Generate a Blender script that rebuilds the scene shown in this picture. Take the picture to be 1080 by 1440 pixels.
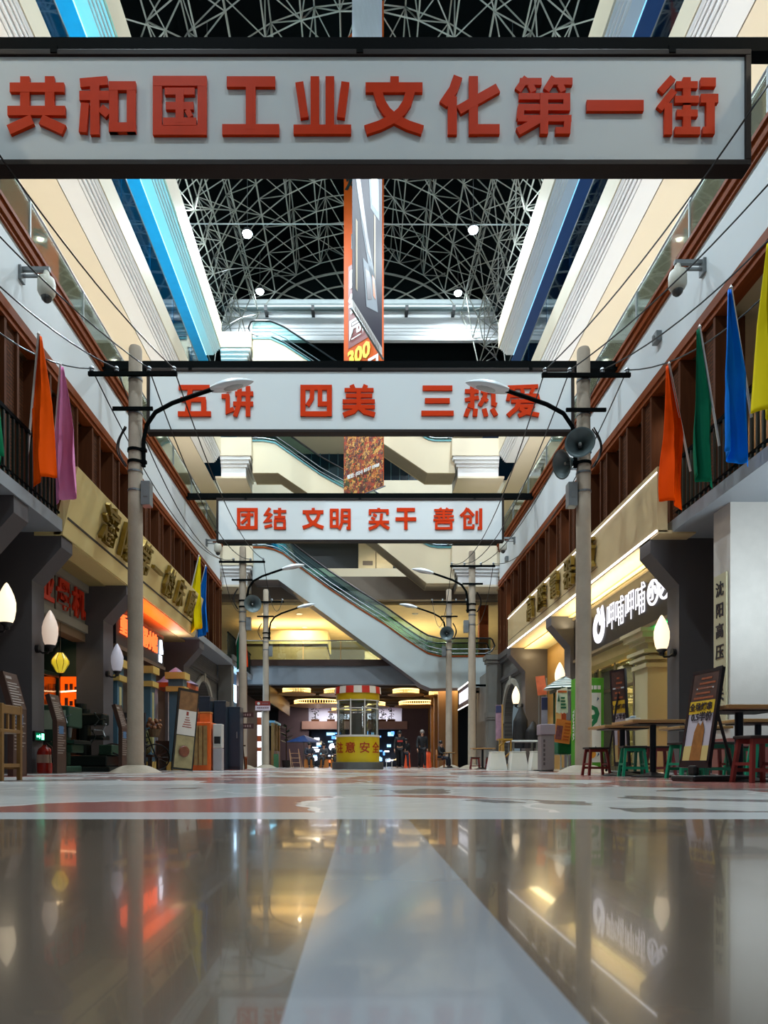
import bpy, math, random
from mathutils import Vector, Matrix
random.seed(7)
PI = math.pi
S = bpy.context.scene
COL = S.collection
for o in list(S.objects):
    bpy.data.objects.remove(o)

# ---------------------------------------------------------------- camera
CH = .17                                   # lens height above the paving
cam_data = bpy.data.cameras.new('camera')
cam = bpy.data.objects.new('camera', cam_data)
COL.objects.link(cam)
cam.location = (0, 0, CH)
cam.rotation_euler = (PI/2, 0, 0)
cam_data.sensor_fit = 'HORIZONTAL'
cam_data.sensor_width = 36
cam_data.lens = 32
cam_data.shift_x = 34/1080
cam_data.shift_y = 355/1080
cam_data.clip_end = 300
cam_data.dof.use_dof = True
cam_data.dof.focus_distance = 15
cam_data.dof.aperture_fstop = 10
S.camera = cam
# ---------------------------------------------------------------- exposure, world
S.view_settings.view_transform = 'Standard'
S.view_settings.look = 'None'
S.view_settings.gamma = 1
S.view_settings.exposure = 0.18
S.view_settings.use_curve_mapping = False
S.cycles.use_denoising = True
S.cycles.max_bounces = 6
S.cycles.diffuse_bounces = 3
S.cycles.glossy_bounces = 3
S.cycles.transparent_max_bounces = 12
S.cycles.caustics_reflective = False
S.cycles.caustics_refractive = False
S.cycles.sample_clamp_indirect = 6
W = bpy.data.worlds.new('night_sky')
S.world = W
W.use_nodes = True
W.node_tree.nodes['Background'].inputs[0].default_value = (.42, .55, .62, 1)
W.node_tree.nodes['Background'].inputs[1].default_value = .25

# ---------------------------------------------------------------- lamps of the hall, with added fills
def lamp(kind, name, loc, color, watts, rot=(0, 0, 0), size=.3, sy=None, spot=None):
    d = bpy.data.lights.new(name, kind)
    d.color = color
    d.energy = watts
    if kind == 'AREA':
        d.shape = 'RECTANGLE'
        d.size = size
        d.size_y = sy or size
    else:
        d.shadow_soft_size = size
    if kind == 'SPOT':
        d.spot_size = spot or 2.4
        d.spot_blend = .6
    o = bpy.data.objects.new(name, d)
    o.location = loc
    o.rotation_euler = rot
    COL.objects.link(o)
    return o
COOL = (.80, .93, 1)
WARM = (1, .80, .55)
FLOODS = [(-5.6, 34, 26.75), (5.65, 34, 26.95), (-6.2, 42.4, 29.7), (6.1, 42.4, 29.6), (-6.6, 29.5, 27.6), (6.6, 29.5, 27.6),
          (-6.6, 20, 27.6), (6.6, 20, 27.6), (-6.6, 10, 27.6), (6.6, 10, 27.6), (-6.6, 0, 27.6), (6.6, 0, 27.6)]
for i, (x, y, z) in enumerate(FLOODS):     # metal-halide floodlights under the vault
    lamp('SPOT', 'flood_light', (x, y, z-.35), COOL, (3200 if y < 5 else 5600) if y < 37 else 1800, size=.22, spot=2.75)
for s in (-1, 1):
    for y in (-4, 2, 8, 14, 20, 26, 32):   # warm downlights of the third floor galleries
        lamp('SPOT', 'gallery_downlight', (s*9.3, y, 15.58), (1, .86, .66), 420, size=.08, spot=2.6)
    for y in (-2, 6, 14, 22, 30):          # second floor, behind the brick piers
        lamp('SPOT', 'balcony_downlight', (s*8.3, y+2, 9.25), WARM, 150 if s > 0 else 60, size=.06, spot=2.4)
# blue LED coves of the fourth floor
lamp('AREA', 'cove_light', (-8.6, 13, 17.2), (.0, .72, .92), 950, (PI, 0, 0), 1.0, 42)
lamp('AREA', 'cove_light', (8.6, 13, 17.2), (.0, .4, .9), 150, (PI, 0, 0), 1.0, 42)
# added unseen uplights behind the third floor trim, brightening the gallery soffits
lamp('AREA', 'cove_light', (-8.0, 13, 11.3), (1, .94, .88), 540, (PI, 0, 0), .3, 42)
lamp('AREA', 'cove_light', (8.0, 13, 11.3), (.97, .98, 1), 660, (PI, 0, 0), .3, 42)
# added cool fill out of view, brightening the stone column
lamp('AREA', 'column_lamp', (6.95, 9.4, 2.9), (.8, .93, 1), 62, (PI/2+.25, 0, 0), .8, 1.2)
lamp('AREA', 'wall_washer', (0, 42.7, 29.8), COOL, 210, (.95, 0, 0), 16, .25)  # added strip turned away from the lens, brightens the white far wall
# ---------------------------------------------------------------- materials
def lin(c):
    return tuple((v/255/12.92 if v/255 <= .04045 else ((v/255+.055)/1.055)**2.4) for v in c[:3]) + (1,)
MATS = {}
def mat(name, rgb, rough=.55, metal=0, var=.10, scale=3.0, coat=0, bump=0, bscale=40, spec=None):
    if name in MATS: return MATS[name]
    m = bpy.data.materials.new(name); m.use_nodes = True
    t = m.node_tree; b = t.nodes['Principled BSDF']
    b.inputs['Roughness'].default_value = rough
    b.inputs['Metallic'].default_value = metal
    b.inputs['Coat Weight'].default_value = coat
    if spec is not None: b.inputs['Specular IOR Level'].default_value = spec
    tc = t.nodes.new('ShaderNodeTexCoord')
    n = t.nodes.new('ShaderNodeTexNoise'); n.inputs['Scale'].default_value = scale; n.inputs['Detail'].default_value = 4
    t.links.new(tc.outputs['Object'], n.inputs['Vector'])
    mx = t.nodes.new('ShaderNodeMix'); mx.data_type = 'RGBA'
    c = lin(rgb)
    mx.inputs[6].default_value = tuple(v*(1-var) for v in c[:3]) + (1,)
    mx.inputs[7].default_value = tuple(min(1, v*(1+var)) for v in c[:3]) + (1,)
    t.links.new(n.outputs['Fac'], mx.inputs[0])
    t.links.new(mx.outputs[2], b.inputs['Base Color'])
    if bump:
        n2 = t.nodes.new('ShaderNodeTexNoise'); n2.inputs['Scale'].default_value = bscale
        t.links.new(tc.outputs['Object'], n2.inputs['Vector'])
        bp = t.nodes.new('ShaderNodeBump'); bp.inputs['Strength'].default_value = bump; bp.inputs['Distance'].default_value = .02
        t.links.new(n2.outputs['Fac'], bp.inputs['Height']); t.links.new(bp.outputs[0], b.inputs['Normal'])
    MATS[name] = m
    return m
def emat(name, rgb, strength):
    if name in MATS: return MATS[name]
    m = bpy.data.materials.new(name); m.use_nodes = True
    t = m.node_tree; t.nodes.remove(t.nodes['Principled BSDF'])
    e = t.nodes.new('ShaderNodeEmission'); e.inputs[0].default_value = lin(rgb); e.inputs[1].default_value = strength
    t.links.new(e.outputs[0], t.nodes['Material Output'].inputs[0])
    MATS[name] = m
    return m
def glassmat(name, rgb, refl=.10, rough=.03):
    if name in MATS: return MATS[name]
    m = bpy.data.materials.new(name); m.use_nodes = True
    t = m.node_tree; t.nodes.remove(t.nodes['Principled BSDF'])
    tr = t.nodes.new('ShaderNodeBsdfTransparent'); tr.inputs[0].default_value = lin(rgb)
    g = t.nodes.new('ShaderNodeBsdfGlossy'); g.inputs['Roughness'].default_value = rough
    fr = t.nodes.new('ShaderNodeFresnel'); fr.inputs[0].default_value = 1.5
    ad = t.nodes.new('ShaderNodeMath'); ad.operation = 'MULTIPLY_ADD'; ad.inputs[1].default_value = .8; ad.inputs[2].default_value = refl*.4
    t.links.new(fr.outputs[0], ad.inputs[0])
    mx = t.nodes.new('ShaderNodeMixShader')
    t.links.new(ad.outputs[0], mx.inputs[0]); t.links.new(tr.outputs[0], mx.inputs[1]); t.links.new(g.outputs[0], mx.inputs[2])
    t.links.new(mx.outputs[0], t.nodes['Material Output'].inputs[0])
    MATS[name] = m
    return m
def nospec(m, v=.08):
    m.node_tree.nodes['Principled BSDF'].inputs['Specular IOR Level'].default_value = v; return m
def brickmat(name, c1, c2, mortar, w, h, axis, ms=.012):
    m = bpy.data.materials.new(name); m.use_nodes = True
    t = m.node_tree; b = t.nodes['Principled BSDF']; b.inputs['Roughness'].default_value = .8
    tc = t.nodes.new('ShaderNodeTexCoord'); sp = t.nodes.new('ShaderNodeSeparateXYZ'); cb = t.nodes.new('ShaderNodeCombineXYZ')
    t.links.new(tc.outputs['Object'], sp.inputs[0])
    t.links.new(sp.outputs[axis], cb.inputs[0]); t.links.new(sp.outputs[2], cb.inputs[1])
    k = t.nodes.new('ShaderNodeTexBrick')
    k.inputs['Color1'].default_value = lin(c1); k.inputs['Color2'].default_value = lin(c2); k.inputs['Mortar'].default_value = lin(mortar)
    k.inputs['Scale'].default_value = 1; k.inputs['Brick Width'].default_value = w; k.inputs['Row Height'].default_value = h
    k.inputs['Mortar Size'].default_value = ms
    t.links.new(cb.outputs[0], k.inputs['Vector']); t.links.new(k.outputs['Color'], b.inputs['Base Color'])
    MATS[name] = m
    return m
def woodmat(name, rgb, rough=.45, axis=1):
    m = mat(name, rgb, rough, 0, .28, 1.0)
    t = m.node_tree
    mp = t.nodes.new('ShaderNodeMapping')
    s = [14, 14, 14]; s[axis] = 1.2
    mp.inputs['Scale'].default_value = s
    n = [q for q in t.nodes if q.type == 'TEX_NOISE'][0]; tc = [q for q in t.nodes if q.type == 'TEX_COORD'][0]
    t.links.new(tc.outputs['Object'], mp.inputs[0]); t.links.new(mp.outputs[0], n.inputs['Vector'])
    return m

band = mat('painted_wall', (206, 212, 214), .6, var=.05, scale=.6)
white = mat('white_plaster', (226, 228, 228), .55, var=.04, scale=.5)
cream = mat('cream_plaster', (224, 212, 188), .6, var=.05, scale=.5)
beige = mat('beige_stone', (206, 194, 168), .5, var=.06, scale=1)
canopy_m = mat('canopy_cream', (222, 200, 136), .5, var=.06, scale=.8)
trimwood = woodmat('red_brown_wood', (124, 60, 26), .5)
postwood = woodmat('post_wood', (86, 48, 28), .6, 2)
darkwood = woodmat('dark_wood', (62, 42, 32), .5, 2)
for _m in (trimwood, postwood, darkwood): nospec(_m)
tanwall = mat('tan_wall', (120, 96, 70), .7)
brick = brickmat('brown_brick', (92, 54, 32), (76, 42, 24), (52, 36, 26), .24, .075, 1)
nospec(brick)
greybrick = brickmat('grey_brick', (98, 96, 90), (88, 86, 82), (76, 74, 70), .3, .09, 1, .008)
pier_m = mat('grey_pier', (82, 78, 80), .65, var=.06, scale=.7)
slab_m = mat('slab_grey', (140, 146, 152), .6, var=.04)
soffit_m = mat('soffit_grey', (120, 118, 114), .7)
grey_m = mat('grey_stucco', (112, 110, 104), .75, var=.06, bump=.15, bscale=30)
greydk = mat('grey_stucco_dark', (78, 76, 76), .75)
concrete = mat('pole_concrete', (158, 145, 128), .8, var=.16, scale=4, bump=.3, bscale=25)
mound_m = mat('pole_footing', (140, 130, 114), .8, var=.15, scale=6, bump=.5, bscale=20)
blacksteel = mat('black_steel', (6, 10, 11), .6, spec=.03)
black = mat('black_paint', (16, 16, 18), .45)
frame_br = mat('sign_frame_brown', (34, 24, 20), .5, spec=.2)
panel_w = mat('sign_panel_white', (216, 224, 227), .5, var=.03, scale=.4, spec=.2)
red_ac = mat('orange_red_acrylic', (208, 54, 0), .4, var=.06, scale=6, spec=.12)
steel = mat('galvanised_steel', (128, 134, 138), .4, .7, bump=.05)
greymetal = mat('grey_enamel', (116, 122, 124), .45, .2)
lamp_white = mat('lamp_white', (212, 222, 228), .25, coat=.4)
bronze = mat('bronze_letters', (138, 112, 40), .4, .5, .25, 14)
truss_m = mat('truss_grey', (158, 160, 150), .5)
roof_m = mat('roof_dark', (5, 10, 11), .6, var=.3, scale=.3, spec=.03)
led_white = emat('led_white', (250, 250, 255), 4)
led_blue = emat('led_blue', (150, 225, 255), 3)
glass = glassmat('clear_glass', (226, 240, 238))
glass_teal = glassmat('teal_glass', (212, 238, 238), .3)
glass_blue = glassmat('blue_glass', (190, 224, 236), .15)
rubber = mat('black_rubber', (20, 22, 24), .35)

# ---------------------------------------------------------------- mesh helpers
def px(x, Y): return (x-506)/960*Y
def pz(y, Y): return CH+(1075-y)/960*Y
class MB:
    def __init__(s): s.v = []; s.f = []; s.mi = []; s.cur = 0
    def add(s, vs, fs):
        b = len(s.v); s.v += [tuple(p) for p in vs]; s.f += [tuple(b+i for i in f) for f in fs]; s.mi += [s.cur]*len(fs)
        return s
    def box(s, x0, x1, y0, y1, z0, z1, M=None):
        x0, x1 = sorted((x0, x1)); y0, y1 = sorted((y0, y1)); z0, z1 = sorted((z0, z1))
        vs = [(x0,y0,z0),(x1,y0,z0),(x1,y1,z0),(x0,y1,z0),(x0,y0,z1),(x1,y0,z1),(x1,y1,z1),(x0,y1,z1)]
        if M: vs = [M @ Vector(p) for p in vs]
        return s.add(vs, [(3,2,1,0),(4,5,6,7),(0,1,5,4),(1,2,6,5),(2,3,7,6),(3,0,4,7)])
    def prism(s, pts, a0, a1, axis='y'):
        # pts: 2-D outline; extruded along axis from a0 to a1. axis y: (x,z), x: (y,z), z: (x,y)
        def P(p, a): return {'y': (p[0], a, p[1]), 'x': (a, p[0], p[1]), 'z': (p[0], p[1], a)}[axis]
        n = len(pts); vs = [P(p, a0) for p in pts]+[P(p, a1) for p in pts]
        return s.add(vs, [tuple(range(n)), tuple(range(2*n-1, n-1, -1))]+[(i, (i+1) % n, n+(i+1) % n, n+i) for i in range(n)])
    def cyl(s, p0, p1, r0, r1=None, n=10, caps=True):
        r1 = r0 if r1 is None else r1
        p0 = Vector(p0); p1 = Vector(p1); d = (p1-p0)
        if d.length < 1e-6: return s
        d.normalize(); a = Vector((0,0,1)) if abs(d.z) < .9 else Vector((1,0,0))
        u = d.cross(a).normalized(); w = d.cross(u)
        vs = [p0+(u*math.cos(2*PI*i/n)+w*math.sin(2*PI*i/n))*r0 for i in range(n)]+[p1+(u*math.cos(2*PI*i/n)+w*math.sin(2*PI*i/n))*r1 for i in range(n)]
        fs = [(i, (i+1) % n, n+(i+1) % n, n+i) for i in range(n)]
        if caps: fs += [tuple(range(n-1, -1, -1)), tuple(range(n, 2*n))]
        return s.add(vs, fs)
    def tube(s, pts, r, n=6):
        pts = [Vector(p) for p in pts]; rs = r if isinstance(r, (list, tuple)) else [r]*len(pts)
        vs = []; fs = []; ref = None
        for i, p in enumerate(pts):
            d = (pts[min(i+1, len(pts)-1)]-pts[max(i-1, 0)]).normalized()
            if ref is None:
                a = Vector((0,0,1)) if abs(d.z) < .9 else Vector((1,0,0)); ref = d.cross(a).normalized()
            u = (ref-d*ref.dot(d)).normalized(); ref = u; w = d.cross(u)
            vs += [p+(u*math.cos(2*PI*k/n)+w*math.sin(2*PI*k/n))*rs[i] for k in range(n)]
        for i in range(len(pts)-1):
            fs += [(i*n+k, i*n+(k+1) % n, (i+1)*n+(k+1) % n, (i+1)*n+k) for k in range(n)]
        fs += [tuple(range(n-1, -1, -1)), tuple(range((len(pts)-1)*n, len(pts)*n))]
        return s.add(vs, fs)
    def lathe(s, prof, c=(0,0,0), n=20, M=None):
        vs = []; fs = []
        for r, z in prof: vs += [(c[0]+r*math.cos(2*PI*k/n), c[1]+r*math.sin(2*PI*k/n), c[2]+z) for k in range(n)]
        if M: vs = [M @ Vector(p) for p in vs]
        for i in range(len(prof)-1): fs += [(i*n+k, i*n+(k+1) % n, (i+1)*n+(k+1) % n, (i+1)*n+k) for k in range(n)]
        fs += [tuple(range(n-1, -1, -1)), tuple(range((len(prof)-1)*n, len(prof)*n))]
        return s.add(vs, fs)
    def grid(s, P, nu, nv):
        vs = [P(i/nu, j/nv) for j in range(nv+1) for i in range(nu+1)]
        return s.add(vs, [(j*(nu+1)+i, j*(nu+1)+i+1, (j+1)*(nu+1)+i+1, (j+1)*(nu+1)+i) for j in range(nv) for i in range(nu)])
    def ball(s, c, r, n=12, m=8, sc=(1,1,1)):
        return s.lathe([(max(1e-4, r*math.sin(PI*i/m)), -r*math.cos(PI*i/m)) for i in range(m+1)], (0,0,0), n,
                       Matrix.Translation(c) @ Matrix.Diagonal((*sc, 1)))
    def build(s, name, m, parent=None, bevel=0, smooth=False, world=True, solid=0):
        me = bpy.data.meshes.new(name)
        off = Vector((0,0,0))
        if parent is not None and world:
            q = parent
            while q is not None: off += Vector(q.location); q = q.parent
        me.from_pydata([tuple(Vector(p)-off) for p in s.v], [], s.f)
        ms = m if isinstance(m, (list, tuple)) else [m]
        for k in ms: me.materials.append(k)
        if len(ms) > 1: me.polygons.foreach_set('material_index', s.mi)
        if smooth:
            me.polygons.foreach_set('use_smooth', [True]*len(me.polygons))
            try: me.set_sharp_from_angle(angle=.7)
            except Exception: pass
        o = bpy.data.objects.new(name, me); COL.objects.link(o)
        if parent is not None: o.parent = parent
        if bevel:
            b = o.modifiers.new('bevel', 'BEVEL'); b.width = bevel; b.segments = 2; b.limit_method = 'ANGLE'
        if solid:
            b = o.modifiers.new('solid', 'SOLIDIFY'); b.thickness = solid; b.offset = 0
        return o
def tag(o, label, cat, group=None, kind=None):
    o['label'] = label; o['category'] = cat
    if group: o['group'] = group
    if kind: o['kind'] = kind
    return o
def thing(name, label, cat, loc=(0,0,0), rz=0, group=None):
    o = bpy.data.objects.new(name, None); COL.objects.link(o)
    o.empty_display_size = .1; o.location = loc; o.rotation_euler = (0,0,rz)
    return tag(o, label, cat, group)
def struct(name, mb, m, label=None, **k):
    o = mb.build(name, m, **k); o['kind'] = 'structure'
    if label: o['label'] = label; o['category'] = name.rstrip('0123456789_').split('_')[0]
    return o
def dup(root, loc, rz=0, label=None, group=None):
    r = root.copy(); COL.objects.link(r); r.location = loc; r.rotation_euler = (0,0,rz)
    if label: r['label'] = label
    if group: r['group'] = group
    for ch in list(root.children):
        c = ch.copy(); COL.objects.link(c); c.parent = r
        for g in list(ch.children):
            d = g.copy(); COL.objects.link(d); d.parent = c
    return r
TX = {}
def glyphs(body, extrude, bold):
    k = (body, round(extrude, 4), bold)
    if k not in TX:
        c = bpy.data.curves.new('t', 'FONT'); c.body = body; c.size = 1; c.extrude = extrude; c.offset = bold
        c.align_x = 'CENTER'; c.align_y = 'CENTER'; c.resolution_u = 2
        o = bpy.data.objects.new('t', c); COL.objects.link(o)
        bpy.context.view_layer.update()
        me = bpy.data.meshes.new_from_object(o.evaluated_get(bpy.context.evaluated_depsgraph_get()))
        vs = [v.co.copy() for v in me.vertices]; fs = [tuple(p.vertices) for p in me.polygons]
        bpy.data.objects.remove(o); bpy.data.meshes.remove(me); bpy.data.curves.remove(c)
        TX[k] = (vs, fs)
    return TX[k]
FACE = {'cam': ((1,0,0), (0,-1,0)), 'left': ((0,1,0), (1,0,0)), 'right': ((0,-1,0), (-1,0,0))}
def put_text(mb, body, size, origin, face='cam', extrude=.01, bold=0, sx=1, up=(0,0,1), M=None):
    if isinstance(face, str): u, n = FACE[face]
    else: u, n = face
    u = Vector(u); n = Vector(n); w = Vector(up); o = Vector(origin)
    vs, fs = glyphs(body, extrude/size, bold)
    q = [o+u*(p.x*size*sx)+w*(p.y*size)+n*(p.z*size+extrude) for p in vs]
    if M: q = [M @ p for p in q]
    return mb.add(q, fs)
# ================================================================ the hall
# floor: polished stone with a white stripe, then the inlaid stone map
def floor_mats():
    a = mat('polished_stone', (92, 82, 72), .13, var=.12, scale=1.5, coat=.3)
    t = a.node_tree; b = t.nodes['Principled BSDF']
    n = t.nodes.new('ShaderNodeTexNoise'); n.inputs['Scale'].default_value = 5
    r = t.nodes.new('ShaderNodeMapRange'); r.inputs[3].default_value = .09; r.inputs[4].default_value = .2
    tc = [q for q in t.nodes if q.type == 'TEX_COORD'][0]
    t.links.new(tc.outputs['Object'], n.inputs['Vector']); t.links.new(n.outputs['Fac'], r.inputs[0]); t.links.new(r.outputs[0], b.inputs['Roughness'])
    w = mat('white_stone', (132, 138, 146), .15, var=.05, scale=2, coat=.2)
    m = bpy.data.materials.new('inlaid_map'); m.use_nodes = True
    t = m.node_tree; b = t.nodes['Principled BSDF']; b.inputs['Roughness'].default_value = .2
    N = t.nodes.new; L = t.links.new
    tc = N('ShaderNodeTexCoord')
    nz = N('ShaderNodeTexNoise'); nz.inputs['Scale'].default_value = 1.2; nz.inputs['Detail'].default_value = 5
    L(tc.outputs['Object'], nz.inputs['Vector'])
    ad = N('ShaderNodeVectorMath'); ad.operation = 'MULTIPLY_ADD'; ad.inputs[1].default_value = (.8, .8, .8)
    L(nz.outputs['Color'], ad.inputs[0]); L(tc.outputs['Object'], ad.inputs[2])
    v = N('ShaderNodeTexVoronoi'); v.inputs['Scale'].default_value = .75; L(ad.outputs[0], v.inputs['Vector'])
    ve = N('ShaderNodeTexVoronoi'); ve.feature = 'DISTANCE_TO_EDGE'; ve.inputs['Scale'].default_value = .75; L(ad.outputs[0], ve.inputs['Vector'])
    sp = N('ShaderNodeSeparateColor'); L(v.outputs['Color'], sp.inputs[0])
    g = N('ShaderNodeTexNoise'); g.inputs['Scale'].default_value = 9; L(tc.outputs['Object'], g.inputs['Vector'])
    base = N('ShaderNodeMix'); base.data_type = 'RGBA'; base.inputs[6].default_value = lin((166, 168, 167)); base.inputs[7].default_value = lin((194, 196, 194)); L(g.outputs['Fac'], base.inputs[0])
    def gt(val, th):
        q = N('ShaderNodeMath'); q.operation = 'GREATER_THAN'; q.inputs[1].default_value = th; L(val, q.inputs[0]); return q.outputs[0]
    def lay(prev, col, f):
        q = N('ShaderNodeMix'); q.data_type = 'RGBA'; q.inputs[7].default_value = lin(col); L(prev, q.inputs[6]); L(f, q.inputs[0]); return q.outputs[2]
    c = lay(base.outputs[2], (140, 86, 80), gt(sp.outputs[0], .55))
    c = lay(c, (120, 116, 114), gt(sp.outputs[1], .86))
    lt = N('ShaderNodeMath'); lt.operation = 'LESS_THAN'; lt.inputs[1].default_value = .016; L(ve.outputs['Distance'], lt.inputs[0])
    c = lay(c, (206, 206, 202), lt.outputs[0])
    v2 = N('ShaderNodeTexVoronoi'); v2.inputs['Scale'].default_value = 2.3; L(ad.outputs[0], v2.inputs['Vector'])
    sp2 = N('ShaderNodeSeparateColor'); L(v2.outputs['Color'], sp2.inputs[0])
    c = lay(c, (92, 92, 94), gt(sp2.outputs[0], .93))
    # plain white border along the front of the map
    xyz = N('ShaderNodeSeparateXYZ'); L(tc.outputs['Object'], xyz.inputs[0])
    bd = N('ShaderNodeMath'); bd.operation = 'LESS_THAN'; bd.inputs[1].default_value = 2.42; L(xyz.outputs[1], bd.inputs[0])
    c = lay(c, (178, 182, 184), bd.outputs[0])
    L(c, b.inputs['Base Color'])
    return [a, w, m]
fb = MB()
def fq(x0, x1, y0, y1): fb.add([(x0,y0,0),(x1,y0,0),(x1,y1,0),(x0,y1,0)], [(0,1,2,3)])
fq(-14, -.052, -8, 2.12); fq(.15, 14, -8, 2.12); fb.cur = 1; fq(-.052, .15, -8, 2.12); fb.cur = 2; fq(-14, 14, 2.12, 62)
struct('floor', fb, floor_mats(), 'polished paving with a white stripe and an inlaid stone map')

side = {-1: 'left', 1: 'right'}
for s in (-1, 1):
    nm = side[s]
    X = lambda v: s*v
    # upper band with the third floor slab, and its wooden trims
    struct('wall_'+nm+'_band', MB().box(X(7.16), X(12), -8, 35, 9.5, 11.12), band, 'pale grey painted band between two wooden trims')
    struct('trim_1' if s < 0 else 'trim_2', MB().box(X(7.05), X(7.4), -8, 35, 11.12, 11.3).box(X(7.0), X(7.3), -8, 35, 11.3, 11.38).box(X(7.1), X(7.3), -8, 35, 11.02, 11.12), trimwood)
    struct('trim_3' if s < 0 else 'trim_4', MB().box(X(7.08), X(7.4), -8, 35, 9.3, 9.5).box(X(7.12), X(7.4), -8, 35, 9.18, 9.3), trimwood)
    # second floor: slab, rear wall, ceiling
    e = 5.75 if s < 0 else 6.05
    struct('slab_'+nm, MB().box(X(e), X(12), -8, 25.4 if s < 0 else 26.8, 4.67, 4.9), slab_m, 'grey balcony slab above the shops')
    struct('slab_'+nm+'_rear', MB().box(X(5.75 if s < 0 else 6.5), X(12), 25.4 if s < 0 else 26.8, 36.4, 4.67, 4.9), slab_m)
    struct('wall_'+nm+'_upper', MB().box(X(9.4), X(9.6), -8, 36, 4.9, 9.3), tanwall)
    struct('ceiling_'+nm+'_upper', MB().box(X(7.2), X(9.6), -8, 36, 9.3, 9.4), mat('ceiling_tan', (188, 166, 128), .7))
    # third floor gallery
    struct('wall_'+nm+'_gallery', MB().box(X(12), X(12.2), -8, 46, 9.3, 15.6), cream)
    # cornices of the fourth and fifth floors
    struct('cornice_'+nm, MB().prism([(X(7.16),16.0),(X(7.2),16.0),(X(7.2),15.94),(X(7.26),15.94),(X(7.26),15.86),(X(7.33),15.86),(X(7.33),15.76),(X(7.40),15.76),(X(7.40),15.68),(X(7.47),15.68),(X(7.47),15.64),
        (X(8.0),15.64),(X(8.0),15.7),(X(8.73),15.7),(X(8.73),15.82),(X(9.0),15.82),(X(9.0),16.2),(X(12),16.2),(X(12),16.85),(X(7.16),16.85),(X(7.16),16.08),(X(7.12),16.06)], -8, 35), white, 'stepped white cornice of the fourth floor gallery')
    struct('fascia_'+nm, MB().box(X(7.10), X(7.16), -8, 35, 16.10, 16.9), beige)
    struct('ceiling_'+nm+'_gallery', MB().box(X(8.02), X(12), -8, 46, 15.62, 15.69), cream)
    struct('cornice_'+nm+'_top', MB().prism([(X(7.16),21.45),(X(7.25),21.45),(X(7.25),21.38),(X(7.33),21.38),(X(7.33),21.30),(X(7.41),21.30),(X(7.41),21.22),(X(7.48),21.22),(X(7.48),21.16),
        (X(7.9),21.16),(X(7.9),21.3),(X(12),21.3),(X(12),22.7),(X(7.16),22.7)], -8, 35), white, 'stepped white cornice of the fifth floor gallery')
    struct('fascia_'+nm+'_top', MB().box(X(7.10), X(7.16), -8, 35, 21.5, 22.78), beige)
    struct('wall_'+nm+'_fourth', MB().box(X(12), X(12.2), -8, 46, 16.2, 25.2), white)
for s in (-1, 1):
    struct('ceiling_%s_fourth' % side[s], MB().box(s*7.92, s*12, -8, 46, 21.24, 21.28), mat('soffit_turquoise', (30, 150, 195), .5, var=.12) if s < 0 else mat('soffit_navy', (10, 62, 116), .5, var=.1))  # blue LED glow painted into the soffit colours
# LED lines along the fifth floor soffits
for s in (-1, 1):
    o = MB().box(s*7.86, s*7.88, -8, 35, 21.15, 21.18).build('led_strip', led_blue if s < 0 else emat('led_blue_dim', (110, 190, 240), 2))
    tag(o, 'glowing blue light strip under the cornice beside the %s glass' % ('bright turquoise' if s < 0 else 'dark navy'), 'light strip')
for s in (-1, 1):
    t = thing('glass_railing', 'clear glass railing above the wooden trim on the %s side' % ('turquoise lit' if s < 0 else 'navy lit'), 'railing', (s*7.2, 13, 11.38))
    for k in range(15):
        y = -8+k*2.86
        MB().box(s*7.19, s*7.21, y+.03, y+2.83, 11.4, 12.4).build('glass_pane', glass, t)
        MB().box(s*7.17, s*7.23, y-.02, y+.02, 11.38, 12.44).build('post', steel, t)
    MB().cyl((s*7.2, -8, 12.45), (s*7.2, 34.9, 12.45), .03).build('handrail', steel, t)
    t = thing('glass_railing', 'tall %s glass railing of the fourth floor gallery' % ('bright turquoise' if s < 0 else 'dark navy'), 'railing', (s*7.2, 13, 16.9))
    for k in range(15):
        y = -8+k*2.86
        MB().box(s*7.19, s*7.21, y+.03, y+2.83, 16.92, 18.1).build('glass_pane', glass_blue, t)
    MB().cyl((s*7.2, -8, 18.13), (s*7.2, 34.9, 18.13), .03).build('handrail', steel, t)

# piers with corbels under the slab
def pier(s, y0, y1, n):
    w = 7.02 if s < 0 and n == 3 else 7.6
    struct('pillar_%s_%d' % (side[s], n), MB().prism([(s*6.35,0),(s*6.35,3.74),(s*5.78,4.38),(s*5.78,4.67),(s*w,4.67),(s*w,0)], y0, y1), pier_m)
for i, (a, b) in enumerate([(11.4, 11.9), (13.22, 13.73), (16.9, 17.57), (24.6, 25.3)]): pier(-1, a, b, i+1)
for i, (a, b) in enumerate([(13.58, 14.1), (20.6, 21.2), (26.2, 26.8)]): pier(1, a, b, i+1)
# ground floor back walls, shop interiors
struct('wall_left_rear', MB().box(-7.6, -7.4, -8, 13.2, 0, 4.67), greydk)
struct('wall_left_shops', MB().box(-10.6, -10.4, 13.2, 36, 0, 4.67), mat('dark_shop_wall', (46, 40, 36), .7))
struct('wall_left_division', MB().box(-10.4, -7.0, 17.1, 17.4, 0, 4.67), mat('dark_shop_wall', (46, 40, 36), .7))
struct('wall_right_rear', MB().box(7.4, 7.6, -8, 13.6, 0, 4.67), mat('shop_wall_grey', (120, 118, 112), .6))
struct('wall_right_shop', MB().box(10.4, 10.6, 13.2, 21, 0, 4.67), mat('shop_wall_cream', (206, 186, 130), .6))
struct('wall_right_division', MB().box(7.6, 10.4, 20.7, 21.0, 0, 4.67), mat('shop_wall_cream', (206, 186, 130), .6))
struct('wall_right_tan', MB().box(7.2, 7.4, 21.2, 26.2, 0, 4.67), mat('tan_plaster', (170, 134, 76), .6))
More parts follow.
